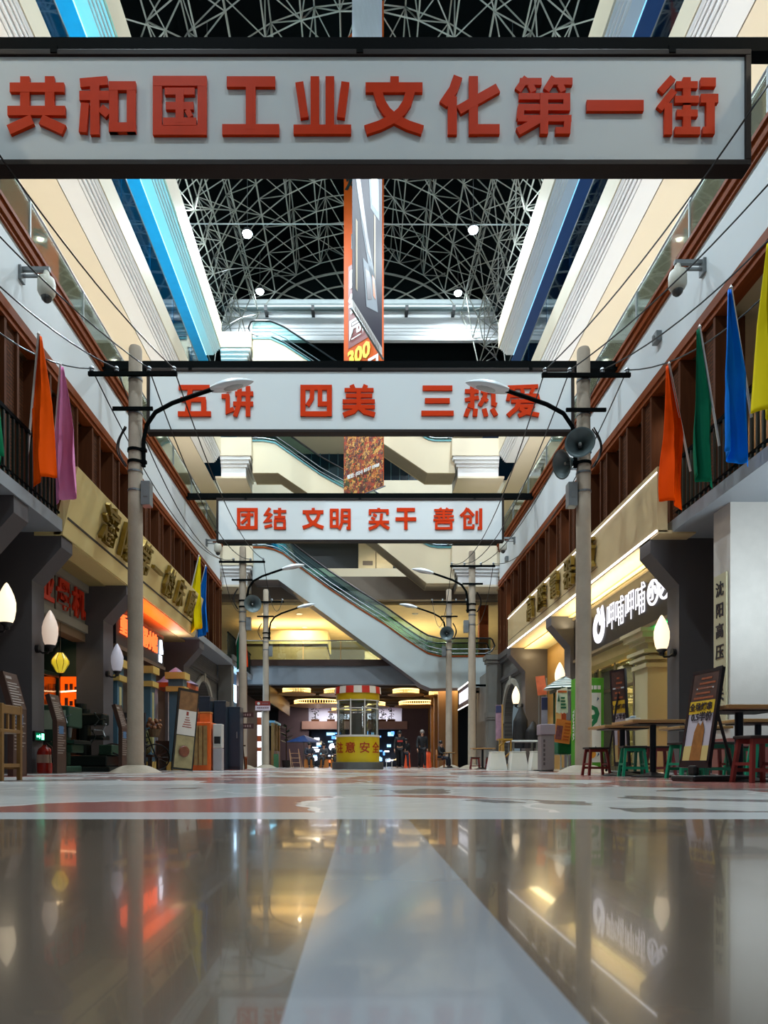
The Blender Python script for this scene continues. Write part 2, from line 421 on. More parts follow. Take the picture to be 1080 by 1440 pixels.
# stone column with pink foot
struct('column_stone', MB().box(6.35, 7.4, 11.7, 12.25, .62, 4.67), mat('pale_stone', (196, 192, 186), .5, var=.1, scale=5, bump=.1, bscale=60), 'pale stone column carrying the vertical name board')
struct('column_stone_base', MB().box(6.33, 7.42, 11.68, 12.27, 0, .62), mat('pink_granite', (140, 84, 80), .3))
# arched grey facades beyond the piers, pilaster at their far end
for s in (-1, 1):
    y0, y1 = (25.3, 30.8) if s < 0 else (26.8, 31.0)
    yc = (y0+y1)/2; R = 1.55; zs = 2.0
    pts = [(y0, 0), (yc-R, 0), (yc-R, zs)]+[(yc-R*math.cos(PI*k/14), zs+R*math.sin(PI*k/14)) for k in range(1, 14)]+[(yc+R, zs), (yc+R, 0), (y1, 0), (y1, 4.7), (y0, 4.7)]
    struct('wall_%s_arch' % side[s], MB().prism(pts, s*6.45, s*6.8, 'x'), greybrick)
    arc = [(yc-(R+w)*math.cos(PI*k/14), zs+(R+w)*math.sin(PI*k/14)) for w, rng in ((.05, range(0, 15)), (.27, range(14, -1, -1))) for k in rng]
    struct('trim_%d' % (5 if s < 0 else 6), MB().prism(arc, s*6.36, s*6.5, 'x').box(s*6.34, s*6.5, yc-.14, yc+.14, zs+R, zs+R+.36), mat('pale_moulding', (150, 146, 134), .7))
    struct('trim_%d' % (7 if s < 0 else 8), MB().box(s*6.3, s*6.8, y0, y1, 4.7, 4.86).box(s*6.22, s*6.8, y0, y1, 4.86, 5.1).box(s*6.34, s*6.5, y0, y1, 3.92, 4.06).box(s*6.38, s*6.5, y0, y1, 3.84, 3.92), greydk)
    struct('wall_%s_niche' % side[s], MB().box(s*7.6, s*7.7, y0, y1, 0, 4.6), mat('niche_dark', (50, 34, 26), .6))
    struct('pilaster_'+side[s], MB().box(s*5.8, s*6.4, 30.85, 31.4, 0, 4.75).box(s*5.74, s*6.46, 30.79, 31.46, 2.3, 2.55).box(s*5.76, s*6.44, 30.81, 31.44, 2.2, 2.3)
        .box(s*5.74, s*6.46, 30.79, 31.46, 4.75, 4.9).box(s*5.68, s*6.5, 30.73, 31.52, 4.9, 5.12), grey_m, 'grey stucco pilaster with a moulded cap beside the arch')

# second floor: brick piers with wooden posts under the lower trim
n = 0
for s in (-1, 1):
    y = -1.2
    while y < 35:
        w = .42
        if s > 0 and 8.5 < y < 12.5: y += 1.5; continue
        MBp = MB().box(s*7.2, s*7.7, y, y+w, 4.9, 9.18)
        struct('pillar_%s_upper_%d' % (side[s], int(y*10) % 1000), MBp, brick)
        q = MB().box(s*7.14, s*7.74, y-.09, y, 4.9, 9.18).box(s*7.14, s*7.74, y+w, y+w+.09, 4.9, 9.18)
        struct('trim_%d' % (20+n), q, postwood); n += 1
        if s < 0 and (n % 3):
            struct('wall_left_panel_%d' % n, MB().box(s*7.5, s*7.56, y+w+.09, y+1.5, 4.9, 9.18), brick if n % 2 else tanwall)
        y += 1.5

struct('wall_right_far_panel', MB().box(6.2, 6.4, 31.5, 36.3, 0, 4.67), mat('panel_grey', (124, 122, 116), .6))
# ---------------------------------------------------------------- far end: landings, slabs, bridge
def landing(name, s, z, ledge, top):
    # block that juts into the atrium at y 34.9: parapet face, stepped mouldings, pale soffit band, tan soffit
    x0, x1 = s*7.16, s*ledge
    m = MB().box(x0, x1, 34.9, 37.4, z+.02, top)
    struct(name, m, beige)
    k = -s*1
    q = MB()
    for i, (d, h0, h1) in enumerate([(.06, -.14, .02), (.16, -.3, -.14), (.26, -.44, -.3), (.34, -.56, -.44)]):
        q.box(x0, x1+s*d, 34.9+d, 37.4, z+h0, z+h1)
    q.box(x0, x1+s*.34, 35.24, 37.4, z-.9, z-.56)
    struct(name+'_moulding', q, white)
    q = MB().box(x0+s*.3, x1+s*.34, 35.24, 38, z-1.0, z-.9)
    struct(name+'_soffit', q, cream)
landing('landing_left_fifth', -1, 21.5, 5.55, 22.3)
landing('landing_left_fourth', -1, 15.95, 5.55, 16.9)
landing('landing_right_fourth', 1, 15.95, 4.72, 16.85)
landing('landing_right_third', 1, 10.35, 4.72, 11.35)
landing('landing_left_third', -1, 10.35, 5.5, 11.35)
struct('slab_far_third', MB().box(-12, 12, 44, 60, 11.15, 12.0), white)
struct('parapet_far_third', MB().box(-12, 12, 43.8, 44, 11.6, 12.75), cream)
struct('slab_far_fourth', MB().box(-12, 12, 44, 60, 16.6, 17.7), cream)
struct('parapet_far_fourth', MB().box(-12, 12, 43.8, 44, 17.0, 18.4), beige)
struct('wall_far_third', MB().box(-12, 12, 48, 48.2, 12, 16.6), mat('dark_storefront', (34, 40, 42), .35))
struct('wall_far_top', MB().box(-12, 12, 45.3, 45.5, 22.6, 29.6), mat('dark_opening', (12, 18, 18), .8, spec=.03))
struct('wall_far_fourth', MB().box(-12, 12, 48, 48.2, 17.7, 26), mat('night_blue_glass', (10, 44, 66), .2))
struct('mullions_far', [q for q in [MB()] if [q.box(x*.62-9, x*.62-8.95, 47.9, 48, 17.7, 26) for x in range(30)]][0], mat('mullion_blue', (60, 110, 130), .4))
struct('wall_far_fifth', MB().box(-12, 12, 44.2, 44.4, 27.6, 29.9), white, 'white horizontal wall under the roof lattice at the far end')
q = MB()
for i, (z, d) in enumerate([(28.55, .06), (28.3, .1), (28.05, .16), (27.8, .22), (27.6, .3)]): q.box(-12, 12, 44.2-d, 44.2, z-.14, z)
struct('trim_80', q, white)
struct('trim_81', MB().box(-12, 12, 44.0, 44.3, 29.9, 30.15).box(-12, 12, 43.7, 44.3, 29.45, 29.5), mat('pale_steel', (190, 200, 200), .4))
t = thing('pipe_run', 'dark grey pipe along the white wall under the roof', 'pipe', (0, 43.8, 29.3))
MB().cyl((-9.3, 43.6, 29.25), (9.3, 43.6, 29.25), .13).build('pipe', mat('pipe_grey', (70, 84, 84), .4), t)
for x in range(-9, 10, 3): MB().box(x-.1, x+.1, 43.45, 44.19, 29.1, 29.42).build('bracket', black, t)
struct('slab_far_fifth', MB().box(-12, 12, 44, 60, 22.0, 22.6), cream)
struct('parapet_far_fifth', MB().box(-12, 12, 43.8, 44.0, 22.0, 23.6), greydk)
struct('wall_far_end', MB().box(-12.2, 12.2, 60, 60.2, 0, 30), mat('dark_end_wall', (40, 38, 42), .6))
# second floor far interior
struct('bridge_far', MB().box(-7.2, 7.2, 36.4, 37, 4.45, 5.42).box(-12, 12, 37, 60, 4.88, 5.1), mat('bridge_grey', (120, 128, 136), .55), 'grey bridge front with a wooden trim behind the escalator')
struct('trim_82', MB().box(-7.2, 7.2, 36.3, 36.6, 5.42, 5.75), mat('dark_trim', (54, 34, 26), .4))
struct('ceiling_far_second', MB().box(-12, 12, 37.4, 60, 8.9, 9.05), mat('ceiling_cream', (226, 204, 150), .6))
struct('beam_far_second', MB().box(-12, 12, 36.8, 38.4, 9.05, 10.3), mat('dark_soffit', (116, 104, 90), .6))
struct('wall_far_second', MB().box(-12, 12, 52, 52.2, 4.9, 8.9), cream)
for k, (a, b) in enumerate([(-7.2, 7.2)]):
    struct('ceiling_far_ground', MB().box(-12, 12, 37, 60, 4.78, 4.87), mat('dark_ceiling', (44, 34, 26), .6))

# ---------------------------------------------------------------- vaulted lattice roof
A, Z0, RISE = 9.2, 25.0, 9.4
def arch(u, dz=0, da=0):
    th = PI*(1-u)
    return ((A+da)*math.cos(th), Z0+(RISE+dz)*math.sin(th))
m = MB()
m.grid(lambda u, v: (arch(u, .5, .5)[0], -8+v*54, arch(u, .5, .5)[1]), 28, 6)
struct('roof', m, roof_m, 'dark vaulted roof behind the steel lattice')
struct('wall_roof_left', MB().box(-12.2, -9.5, -8, 46, 24.9, 25.2), roof_m)
struct('wall_roof_right', MB().box(9.5, 12.2, -8, 46, 24.9, 25.2), roof_m)
m = MB(); NU = 14; ys = [24.5+2.05*k for k in range(11)]
def node(i, j, layer):
    if layer: x, z = arch(min(1, max(0, (i+.5)/NU)), -1.5, -1.5); return (x, ys[j]+1.02, z)
    x, z = arch(i/NU); return (x, ys[j], z)
R = .036
for j in range(11):
    for i in range(NU+1):
        p = node(i, j, 0)
        if i < NU: m.cyl(p, node(i+1, j, 0), R, n=4, caps=False)
        if j < 10: m.cyl(p, node(i, j+1, 0), R, n=4, caps=False)
        if i < NU and j < 10:
            q = node(i, j, 1)
            for a, b in ((0,0), (1,0), (0,1), (1,1)): m.cyl(q, node(i+a, j+b, 0), R*.85, n=4, caps=False)
            if i < NU-1: m.cyl(q, node(i+1, j, 1), R, n=4, caps=False)
            if j < 9: m.cyl(q, node(i, j+1, 1), R, n=4, caps=False)
            if i < NU-1 and j < 9 and (i+j) % 2: m.cyl(q, node(i+1, j+1, 1), R*.8, n=4, caps=False)
struct('roof_lattice', m, truss_m, 'grey steel space frame under the dark vault')
# lunette closing the far end of the vault
m = MB(); RL = 5.7; CZ = 30.1
m.prism([(RL*1.9*math.cos(PI*k/24), CZ+RL*1.0*math.sin(PI*k/24)) for k in range(25)], 45.9, 46.1, 'y')
struct('wall_lunette', m, mat('lunette_dark', (14, 22, 22), .6, spec=.05))
m = MB()
def ring(rx, rz, r): m.tube([(rx*math.cos(PI*k/24), 45.6, CZ+rz*math.sin(PI*k/24)) for k in range(25)], r, 5)
ring(6.0, 3.0, .07); ring(4.4, 2.1, .05); ring(2.7, 1.2, .05)
for k in range(1, 12):
    a = PI*k/12; m.cyl((2.7*math.cos(a), 45.6, CZ+1.2*math.sin(a)), (9*math.cos(a), 45.6, CZ+4.6*math.sin(a)), .05, n=4)
struct('roof_fan_frame', m, truss_m, 'fan shaped steel frame closing the far end of the vault')
# ================================================================ hanging street signs
CHARS = {
'共': "30,0 30,56|16;73,0 73,56|16;4,19 98,19|16;0,59 100,59|16;43,74 2,92|17;58,74 98,92|17",
'和': "2,11 50,7|15;1,33 53,33|16;28,8 28,100|16;11,46 7,96|14;38,54 52,66|14;61,10 61,96|15;92,10 92,96|15;53,17 100,17|15;53,88 100,88|16",
'国': "8,0 8,100|17;92,0 92,100|17;0,8 100,8|17;0,92 100,92|17;22,26 78,26|12;24,51 76,51|13;19,78 81,78|13;50,22 50,80|15;64,58 71,70|10",
'工': "8,9 93,9|18;0,91 100,91|18;50,9 50,91|17",
'业': "37,0 37,88|15;63,0 63,88|15;0,91 100,91|16;10,10 19,71|14;90,10 82,71|14",
'文': "51,0 51,20|15;0,19 100,19|17;21,25 27,45 37,60 52,73 75,84 100,92|16;79,25 73,45 63,60 48,73 25,84 0,92|16",
'化': "27,0 19,22 1,48|16;17,35 17,100|16;54,0 54,100|16;28,58 97,20|16;48,91 100,91|17",
'第': "20,2 4,24|12;8,9 46,9|12;26,14 32,26|11;68,2 54,24|12;60,9 100,9|12;78,14 84,26|11;6,35 96,35|11;90,30 90,56|12;5,54 96,54|11;10,52 8,74|12;4,73 98,73|11;92,70 90,96|12;70,94 96,94|11;50,30 50,100|14;44,74 4,96|13",
'一': "0,50 100,50|19",
'街': "25,2 4,26|12;27,24 2,56|12;17,46 17,100|13;48,2 48,46|13;30,15 66,15|12;28,40 68,40|12;48,50 48,94|13;31,64 66,64|12;28,94 70,94|13;71,11 96,11|15;71,39 100,39|15;87,39 87,96|14;74,94 94,94|12",
'五': "2,8 96,8|16;38,8 28,92|15;8,46 84,46|15;78,46 78,92|15;0,92 100,92|16",
'讲': "18,4 26,20|16;2,36 26,36|14;21,34 21,84 40,76|13;44,28 100,28|14;38,60 100,60|14;58,6 56,62 44,100|14;84,4 84,100|14",
'四': "8,0 8,100|16;92,0 92,100|16;0,8 100,8|16;0,92 100,92|16;38,12 36,44 22,66|14;62,12 62,60 84,60|14",
'美': "28,0 34,14|14;72,0 66,14|14;6,16 96,16|12;10,34 92,34|12;0,52 100,52|12;50,12 50,66|14;0,70 100,70|12;50,66 34,84 2,96|15;50,70 68,86 100,95|15",
'三': "4,10 96,10|16;11,50 88,50|16;0,90 100,90|16",
'热': "2,20 44,20|13;24,2 24,68 10,64|13;2,48 44,40|12;50,20 88,20|13;66,2 62,40 46,66|13;88,16 88,60 98,64|13;54,38 70,52|12;12,76 4,100|14;34,76 32,100|14;60,76 66,100|14;84,76 96,98|14",
'爱': "4,8 96,4|12;18,12 24,26|11;46,12 50,26|11;82,10 74,26|11;4,34 96,34|12;8,30 4,50|12;92,30 96,50|12;14,52 90,52|11;40,46 30,74 4,98|14;28,68 84,68|11;82,66 60,88 36,98|13;40,74 60,88 98,96|13",
'团': "8,0 8,100|16;92,0 92,100|16;0,8 100,8|16;0,92 100,92|16;20,32 80,32|13;58,18 58,80 42,80|13;58,38 22,72|13",
'结': "26,0 8,28 30,28|13;34,26 6,62 36,58|13;2,90 36,80|13;70,0 70,48|14;42,16 100,16|13;46,44 96,44|13;44,60 98,60|12;50,60 50,100|12;92,60 92,100|12;44,94 98,94|12",
'明': "7,4 7,92|14;36,4 36,92|14;0,10 42,10|13;0,48 42,48|12;0,86 42,86|13;60,4 58,70 46,100|14;94,4 94,94 80,94|14;54,10 100,10|13;58,38 94,38|12;58,64 94,64|12",
'实': "50,0 50,12|14;2,12 98,12|13;8,10 8,32|13;92,10 92,32|13;24,28 40,38|11;14,44 32,54|11;2,66 100,66|13;64,26 60,66|14;58,64 36,86 2,98|14;56,68 76,84 100,96|14",
'干': "6,8 94,8|17;0,52 100,52|17;50,8 50,100|16",
'善': "32,0 38,10|12;68,0 62,10|12;4,10 96,10|10;10,24 90,24|9;2,38 98,38|9;50,8 50,54|12;26,42 32,52|10;74,42 68,52|10;0,56 100,56|10;10,68 90,68|10;14,68 14,100|12;86,68 86,100|12;10,95 90,95|11",
'创': "32,0 20,20 0,38|14;32,4 48,22 62,36|13;14,40 48,40|12;20,38 20,92 64,92|13;47,40 47,66 34,66|12;60,76 60,92|11;76,14 76,72|12;94,2 94,94 80,94|14",
}
def strokes(mb, ch, x0, x1, zt, zb, y, depth):
    sx = (x1-x0)/100; sz = (zt-zb)/100
    for k, st in enumerate(CHARS[ch].split(';')):
        ps, w = st.split('|'); w = float(w)*.5
        P = [tuple(float(v) for v in q.split(',')) for q in ps.split()]
        nn = len(P); L = []; Rr = []
        for i, p in enumerate(P):
            d0 = Vector((P[i][0]-P[i-1][0], P[i][1]-P[i-1][1])).normalized() if i else None
            d1 = Vector((P[i+1][0]-P[i][0], P[i+1][1]-P[i][1])).normalized() if i < nn-1 else None
            a = d0 or d1; b = d1 or d0
            n0 = Vector((-a.y, a.x)); n1 = Vector((-b.y, b.x)); nv = (n0+n1).normalized(); c = max(.5, nv.dot(n0))
            e = nv*(w/c)
            L.append((p[0]+e.x, p[1]+e.y)); Rr.append((p[0]-e.x, p[1]-e.y))
        cv = lambda q: (x0+q[0]*sx, zt-q[1]*sz)
        for i in range(nn-1):
            mb.prism([cv(L[i]), cv(L[i+1]), cv(Rr[i+1]), cv(Rr[i])], y-depth-.0012*k, y, 'y')
def street_sign(Y, xl, xr, yt, yb, chars, ytop, ybot, label):
    t = thing('hanging_sign', label, 'sign', (0, Y, pz(yb, Y)))
    xl = px(xl, Y); xr = px(xr, Y); zt = pz(yt, Y); zb = pz(yb, Y); f = .085
    m = MB().box(xl, xr, Y-.13, Y+.13, zt-f, zt).box(xl, xr, Y-.13, Y+.13, zb, zb+f).box(xl, xl+f, Y-.13, Y+.13, zb+f, zt-f).box(xr-f, xr, Y-.13, Y+.13, zb+f, zt-f)
    m.build('frame', frame_br, t, bevel=.008)
    MB().box(xl+f, xr-f, Y-.09, Y+.09, zb+f, zt-f).build('panel', panel_w, t)
    MB().box(-7.1, 7.1, Y-.1, Y+.1, zt+.0, zt+.21).build('beam', blacksteel, t)
    for x in (xl+1.2, 0, xr-1.2): MB().box(x-.05, x+.05, Y-.14, Y-.1, zt-.06, zt+.06).build('hanger', blacksteel, t)
    for ch, a, b in chars:
        c = MB(); strokes(c, ch, px(a, Y), px(b, Y), pz(ytop, Y), pz(ybot, Y), Y-.095, .045); c.build('character', red_ac, t)
    return t
street_sign(10.5, -29, 1050, 81, 242, [('共',17,97),('和',116,195),('国',219,293),('工',315,394),('业',414,494),('文',514,593),('化',621,700),('第',722,801),('一',821,900),('街',920,1003)], 120, 201,
    'longest white street sign with ten red characters, first across the street: 共和国工业文化第一街')
street_sign(18.9, 208, 806, 521, 611, [('五',252,298),('讲',312,357),('四',423,467),('美',482,527),('三',592,637),('热',652,698),('爱',711,757)], 545, 589,
    'middle white street sign with seven red characters behind the first lamp posts: 五讲四美三热爱')
street_sign(28.0, 305, 708, 702, 763, [('团',334,363),('结',372,403),('文',426,455),('明',464,493),('实',518,547),('干',556,585),('善',609,638),('创',647,677)], 716, 746,
    'smallest white street sign with eight red characters before the escalator: 团结文明实干善创')

# ================================================================ concrete lamp posts
def post(s, x, Y, label, arm=1.0, coil=True):
    t = thing('utility_pole', label, 'lamp post', (x, Y, 0), group='concrete lamp posts')
    i = -s                                   # direction of the street
    MB().lathe([(.54,0),(.46,.05),(.32,.12),(.22,.15),(.15,.16)], (x, Y, 0), 20).build('footing', mound_m, t, smooth=True)
    MB().lathe([(.172,.1),(.135,8.95),(.115,9.0)], (x, Y, 0), 20).build('shaft', concrete, t, smooth=True)
    c = MB()
    for z in (5.95, 6.35, 7.58, 8.30): c.cyl((x, Y, z-.02), (x, Y, z+.02), .172-.0042*z+.012, n=16)
    c.build('collar', steel, t)
    MB().box(x-.93, x+.93, Y-.2, Y-.14, 8.30, 8.38).build('crossarm', blacksteel, t)
    MB().box(x-.42, x+.42, Y-.19, Y-.14, 7.58, 7.65).build('crossarm', blacksteel, t)
    for d in (-.86, -.34, .34, .86):
        MB().lathe([(.025,0),(.05,.02),(.035,.05),(.055,.07),(.03,.11),(.01,.12)], (x+d, Y-.17, 8.38), 10).build('insulator', steel, t, smooth=True)
    # curved lamp arm and lamp head
    x1 = x+i*.19
    pts = [(x1, Y-.05, 6.45), (x1, Y-.05, 7.0), (x1+i*.06, Y-.05, 7.32), (x1+i*.25, Y-.05, 7.6), (x1+i*.6, Y-.05, 7.79), (x1+i*1.05, Y-.05, 7.95), (x1+i*1.5, Y-.05, 8.10)]
    a = MB().tube(pts, .045, 8)
    for z in (6.55, 6.8): a.cyl((x, Y, z-.03), (x, Y, z+.03), .165, n=14).box(x1-.06, x1+.06, Y-.1, Y, z-.03, z+.03)
    a.build('lamp_arm', blacksteel, t, smooth=True)
    M = Matrix.Translation((x1+i*1.42, Y-.05, 8.07)) @ Matrix.Rotation(-.20 if i > 0 else PI+.20, 4, 'Y')
    h = MB()
    def head(u, v):
        a = 2*PI*u; xx = v*.92; w = .17*(math.sin(PI*min(1, v*.86+.14))**.7)+.012; hh = .11*(math.sin(PI*min(1, v*.9+.1))**.8)+.012
        zz = math.sin(a)*hh*i
        return M @ Vector((xx, math.cos(a)*w, zz*(1.0 if zz*i > 0 else .45)))
    h.grid(head, 18, 14); hd = h.build('lamp_head', lamp_white, t, smooth=True)
    L = MB(); L.ball((0,0,0), 1, 12, 6)
    L.v = [tuple(M @ Vector((.47+p[0]*.24, p[1]*.11, (-.03+p[2]*.045)*i))) for p in L.v]
    L.build('lamp_lens', mat('lamp_lens', (170, 176, 176), .15, coat=.5), hd, smooth=True)
    bx = x+i*.25
    MB().box(bx-.1, bx+.09, Y-.12, Y+.1, 5.63, 6.13).box(bx-.05, bx+.04, Y-.13, Y-.12, 5.8, 5.95).build('junction_box', greymetal, t, bevel=.02)
    if coil:
        k = MB()
        for q in range(4): k.tube([(x-i*.2+.02*math.sin(q*2)-i*abs(math.sin(a*PI/12))*(.14+.02*q), Y-.06+.03*q, 7.3-.82*a/12) for a in range(13)], .014, 5)
        k.build('cable_coil', rubber, t)
    return t
POLES = [(-1, -4.75, 14.45, 'grey concrete lamp post in front of the pier with the unlit white lantern'),
         (1, 4.75, 14.5, 'grey concrete lamp post carrying two horn loudspeakers beside the green banner'),
         (-1, -4.75, 27.7, 'grey concrete lamp post behind the picture easel'),
         (1, 4.65, 28.3, 'grey concrete lamp post beside the small table with red stools'),
         (-1, -4.75, 34.5, 'grey concrete lamp post carrying the small red and white notice'),
         (1, 4.5, 34.5, 'grey concrete lamp post with one horn in front of the escalator foot')]
for a in POLES: post(*a)
# horn loudspeakers fixed to the posts
def horn(x, Y, z, yaw, pitch, label, r=.29):
    t = thing('horn_loudspeaker', label, 'loudspeaker', (x, Y, z), group='horn loudspeakers on the posts')
    M = Matrix.Translation((x, Y, z)) @ Matrix.Rotation(yaw, 4, 'Z') @ Matrix.Rotation(PI/2+pitch, 4, 'X')
    g = mat('horn_grey', (84, 98, 100), .4, .3)
    MB().lathe([(.06,-.42),(.065,-.36),(.07,-.3),(.11,-.2),(.18,-.08),(r,.0),(r+.012,.015),(r-.02,.012),(.17,-.09),(.09,-.2),(.045,-.28)], (0,0,0), 26, M).build('bell', g, t, smooth=True); bell = COL.objects[-1]
    MB().lathe([(.10,-.62),(.11,-.6),(.11,-.42),(.08,-.40)], (0,0,0), 18, M).build('driver', g, t, smooth=True)
    MB().lathe([(.02,-.3),(.045,-.2),(.035,-.08),(.005,-.06)], (0,0,0), 12, M).build('throat_cone', mat('horn_throat', (120, 124, 122), .4, .4), bell, smooth=True)
    return t
def bracket(t, a, b): MB().tube([a, b], .025, 6).build('bracket', steel, t)
t = horn(4.50, 13.95, 6.75, -.32, .08, 'horn loudspeaker facing the street from the post beside the green banner'); bracket(t, (4.60, 14.35, 6.6), (4.52, 14.2, 6.7))
t = horn(4.28, 14.45, 6.52, -1.25, .35, 'horn loudspeaker turned aside, below the other horn of its post'); bracket(t, (4.60, 14.5, 6.45), (4.48, 14.5, 6.45))
t = horn(-4.30, 27.4, 6.62, .3, .05, 'horn loudspeaker on the lamp post behind the picture easel', .34); bracket(t, (-4.60, 27.65, 6.5), (-4.4, 27.6, 6.55))
t = horn(4.35, 34.1, 6.72, -.1, .05, 'horn loudspeaker on the post in front of the escalator foot', .34); bracket(t, (4.42, 34.45, 6.6), (4.38, 34.35, 6.65))
# overhead cables
def cable(p, q, sag, label, r=.014):
    p = Vector(p); q = Vector(q)
    o = MB().tube([p.lerp(q, k/14)-Vector((0, 0, sag*4*(k/14)*(1-k/14))) for k in range(15)], r, 5).build('overhead_cable', rubber)
    return tag(o, label, 'cable', 'overhead cables of the lamp posts')
for s in (-1, 1):
    rows = [(s*4.75, 5.0)]+[(a[1], a[2]) for a in POLES if a[0] == s]
    for j in range(3):
        (xa, ya), (xb, yb) = rows[j], rows[j+1]
        for k, d in enumerate((-.86, -.34, .34, .86)):
            if j == 2 and k in (1, 2): continue
            lab = 'thin black cable strung %s, on the %s side' % (('to the first lamp post', 'between first and second lamp posts', 'between the far lamp posts')[j], 'bicycle' if s < 0 else 'green banner')
            if j == 0:
                q = s*d                      # inner insulators first
                far = {-.86: (s*5.7, 7.4, 9.5), -.34: (s*7.08, 8.0, 9.75), .34: (s*7.08, 8.6, 9.0), .86: (s*7.08, 9.2, 8.45)}[q]
                cable(far, (xb+d, yb-.17, 8.45), (.75, .5, .45, .4)[k if s < 0 else 3-k], lab)
            else:
                cable((xa+d, ya-.17, 8.45), (xb+d, yb-.17, 8.45), (0, 1.0, 1.6)[j]*(1+.25*math.sin(k*2+s)), lab)
# ================================================================ wall mounted cameras and boxes
def cctv(s, Y, z, label):
    t = thing('security_camera', label, 'camera', (s*7.0, Y, z), group='security cameras on the pale band')
    i = -s; x = s*7.16
    MB().box(x, x+i*.06, Y-.1, Y+.1, z+.0, z+.30).build('wall_plate', greymetal, t)
    MB().box(x, x+i*.62, Y-.04, Y+.04, z+.22, z+.30).box(x, x+i*.55, Y-.03, Y+.03, z+.1, z+.14).build('bracket', greymetal, t)
    c = (x+i*.55, Y, 0)
    MB().lathe([(.05,z+.22),(.07,z+.14),(.07,z+.1),(.16,z+.06),(.18,z-.02),(.18,z-.22),(.14,z-.3),(.1,z-.33)], c, 18).build('housing', mat('camera_white', (188, 186, 172), .4), t, smooth=True)
    MB().lathe([(.11,z-.32),(.1,z-.38),(.05,z-.43),(.01,z-.44)], c, 14).build('dome', mat('camera_dome', (60, 60, 58), .1), t, smooth=True)
cctv(-1, 14.4, 10.35, 'pale dome camera on the band above the orange flag')
cctv(1, 14.2, 10.35, 'pale dome camera on the band above the green flag')
cctv(-1, 31.8, 10.35, 'pale dome camera on the band beside the second lamp post')
cctv(1, 31.5, 10.35, 'pale dome camera on the band beside the third street sign')
for x, Y, z, lab in ((7.1, 16.3, 10.35, 'small grey box on the band above the orange flag'), (7.1, 33.0, 10.1, 'small grey box on the band beside the far camera')):
    t = thing('wall_box', lab, 'box', (x, Y, z))
    MB().box(x-.08, x+.06, Y-.13, Y+.13, z-.12, z+.12).build('housing', greymetal, t, bevel=.02)
    MB().cyl((x-.09, Y, z), (x-.08, Y, z), .06, n=12).build('grille', mat('dark_grille', (60, 64, 66), .5), t)

# ================================================================ canopies with bronze characters
t = thing('shop_canopy', 'cream sloping canopy with bronze characters above the red neon shop', 'canopy', (-5.75, 18.5, 4.67))
MB().prism([(-5.75,4.62),(-5.45,5.93),(-5.63,5.93),(-5.93,4.62)], 13.2, 23.8).box(-6.3, -5.78, 13.2, 23.8, 4.6, 4.67).build('parapet', canopy_m, t)
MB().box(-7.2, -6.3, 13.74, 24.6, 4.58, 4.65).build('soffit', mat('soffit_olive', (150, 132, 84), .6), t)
def lean(z): return -5.75+(z-4.62)/1.31*.30
MB().prism([(lean(4.93)+.012,4.93),(lean(4.97)+.012,4.97),(lean(4.97)-.05,4.97),(lean(4.93)-.05,4.93)], 13.25, 23.75).build('groove', mat('groove_dark', (60, 52, 44), .5), t)
for ch, Y in zip('瀋陽第一機床廠', (15.0, 16.15, 17.4, 18.5, 19.65, 20.85, 22.2)):
    c = MB(); z = 5.36 if ch != '一' else 5.36
    put_text(c, ch, .86, (lean(z)+.03, Y, z), ((0,1,0), (.975,0,-.22)), .05, .012, up=(.223, 0, .975)); c.build('character', bronze, t)
t = thing('shop_canopy', 'cream canopy with white light lines and bronze characters above the hotpot shop', 'canopy', (5.75, 19, 4.67))
MB().box(5.75, 5.95, 13.2, 26.5, 4.67, 5.93).box(5.78, 6.5, 13.2, 26.5, 4.64, 4.7).build('parapet', mat('canopy_tan', (206, 182, 136), .5, var=.06), t)
MB().box(6.3, 7.2, 14.1, 26.4, 4.6, 4.66).build('soffit', mat('soffit_lit', (232, 218, 160), .6), t)
for a, b in ((4.67, 4.705),): MB().box(5.73, 5.76, 13.2, 26.5, a, b).build('light_line', led_white, t)
MB().box(5.735, 5.75, 13.2, 26.5, 5.81, 5.825).build('light_line', led_white, t)
MB().box(5.745, 5.75, 16.5, 26.5, 4.94, 4.955).build('groove', mat('groove_dark', (60, 52, 44), .5), t)
for ch, Y in zip('高壓電器廠', (22.7, 21.3, 19.9, 18.5, 16.95)):
    c = MB(); put_text(c, ch, .84, (5.72, Y, 5.31), 'right', .05, .012); c.build('character', bronze, t)
lamp('AREA', 'soffit_lamp', (6.2, 17.35, 4.25), (1, .88, .55), 70, (PI, 0, 0), .06, 6.3)  # added bodiless uplight, brightens the canopy soffit
lamp('AREA', 'soffit_lamp', (6.4, 23.7, 4.2), (1, .8, .45), 40, (PI, 0, 0), .06, 4.8)  # second added uplight, for the far stretch of the soffit
lamp('AREA', 'soffit_lamp', (6.6, 23.7, 4.5), (1, .8, .45), 40, size=.4, sy=4.6)
# black balcony railings
for s, x, y0, y1, lab in ((-1, -5.8, -6, 13.15, 'black bar railing of the balcony under the pink flag'), (1, 6.1, -6, 13.15, 'black bar railing of the balcony behind the green and blue flags'), (-1, -5.8, 30, 36.2, 'black bar railing behind the second lamp post')):
    t = thing('balcony_railing', lab, 'railing', (x, 8, 4.9))
    m = MB().box(x-.03, x+.03, y0, y1, 5.95, 6.02).box(x-.02, x+.02, y0, y1, 5.0, 5.04); m.build('rail', blacksteel, t)
    b = MB(); k = max(5.0, y0)
    while k < y1: b.box(x-.02, x+.02, k, k+.045, 4.9, 5.97); k += .16
    b.build('bars', mat('dark_green_bar', (16, 30, 26), .4), t)
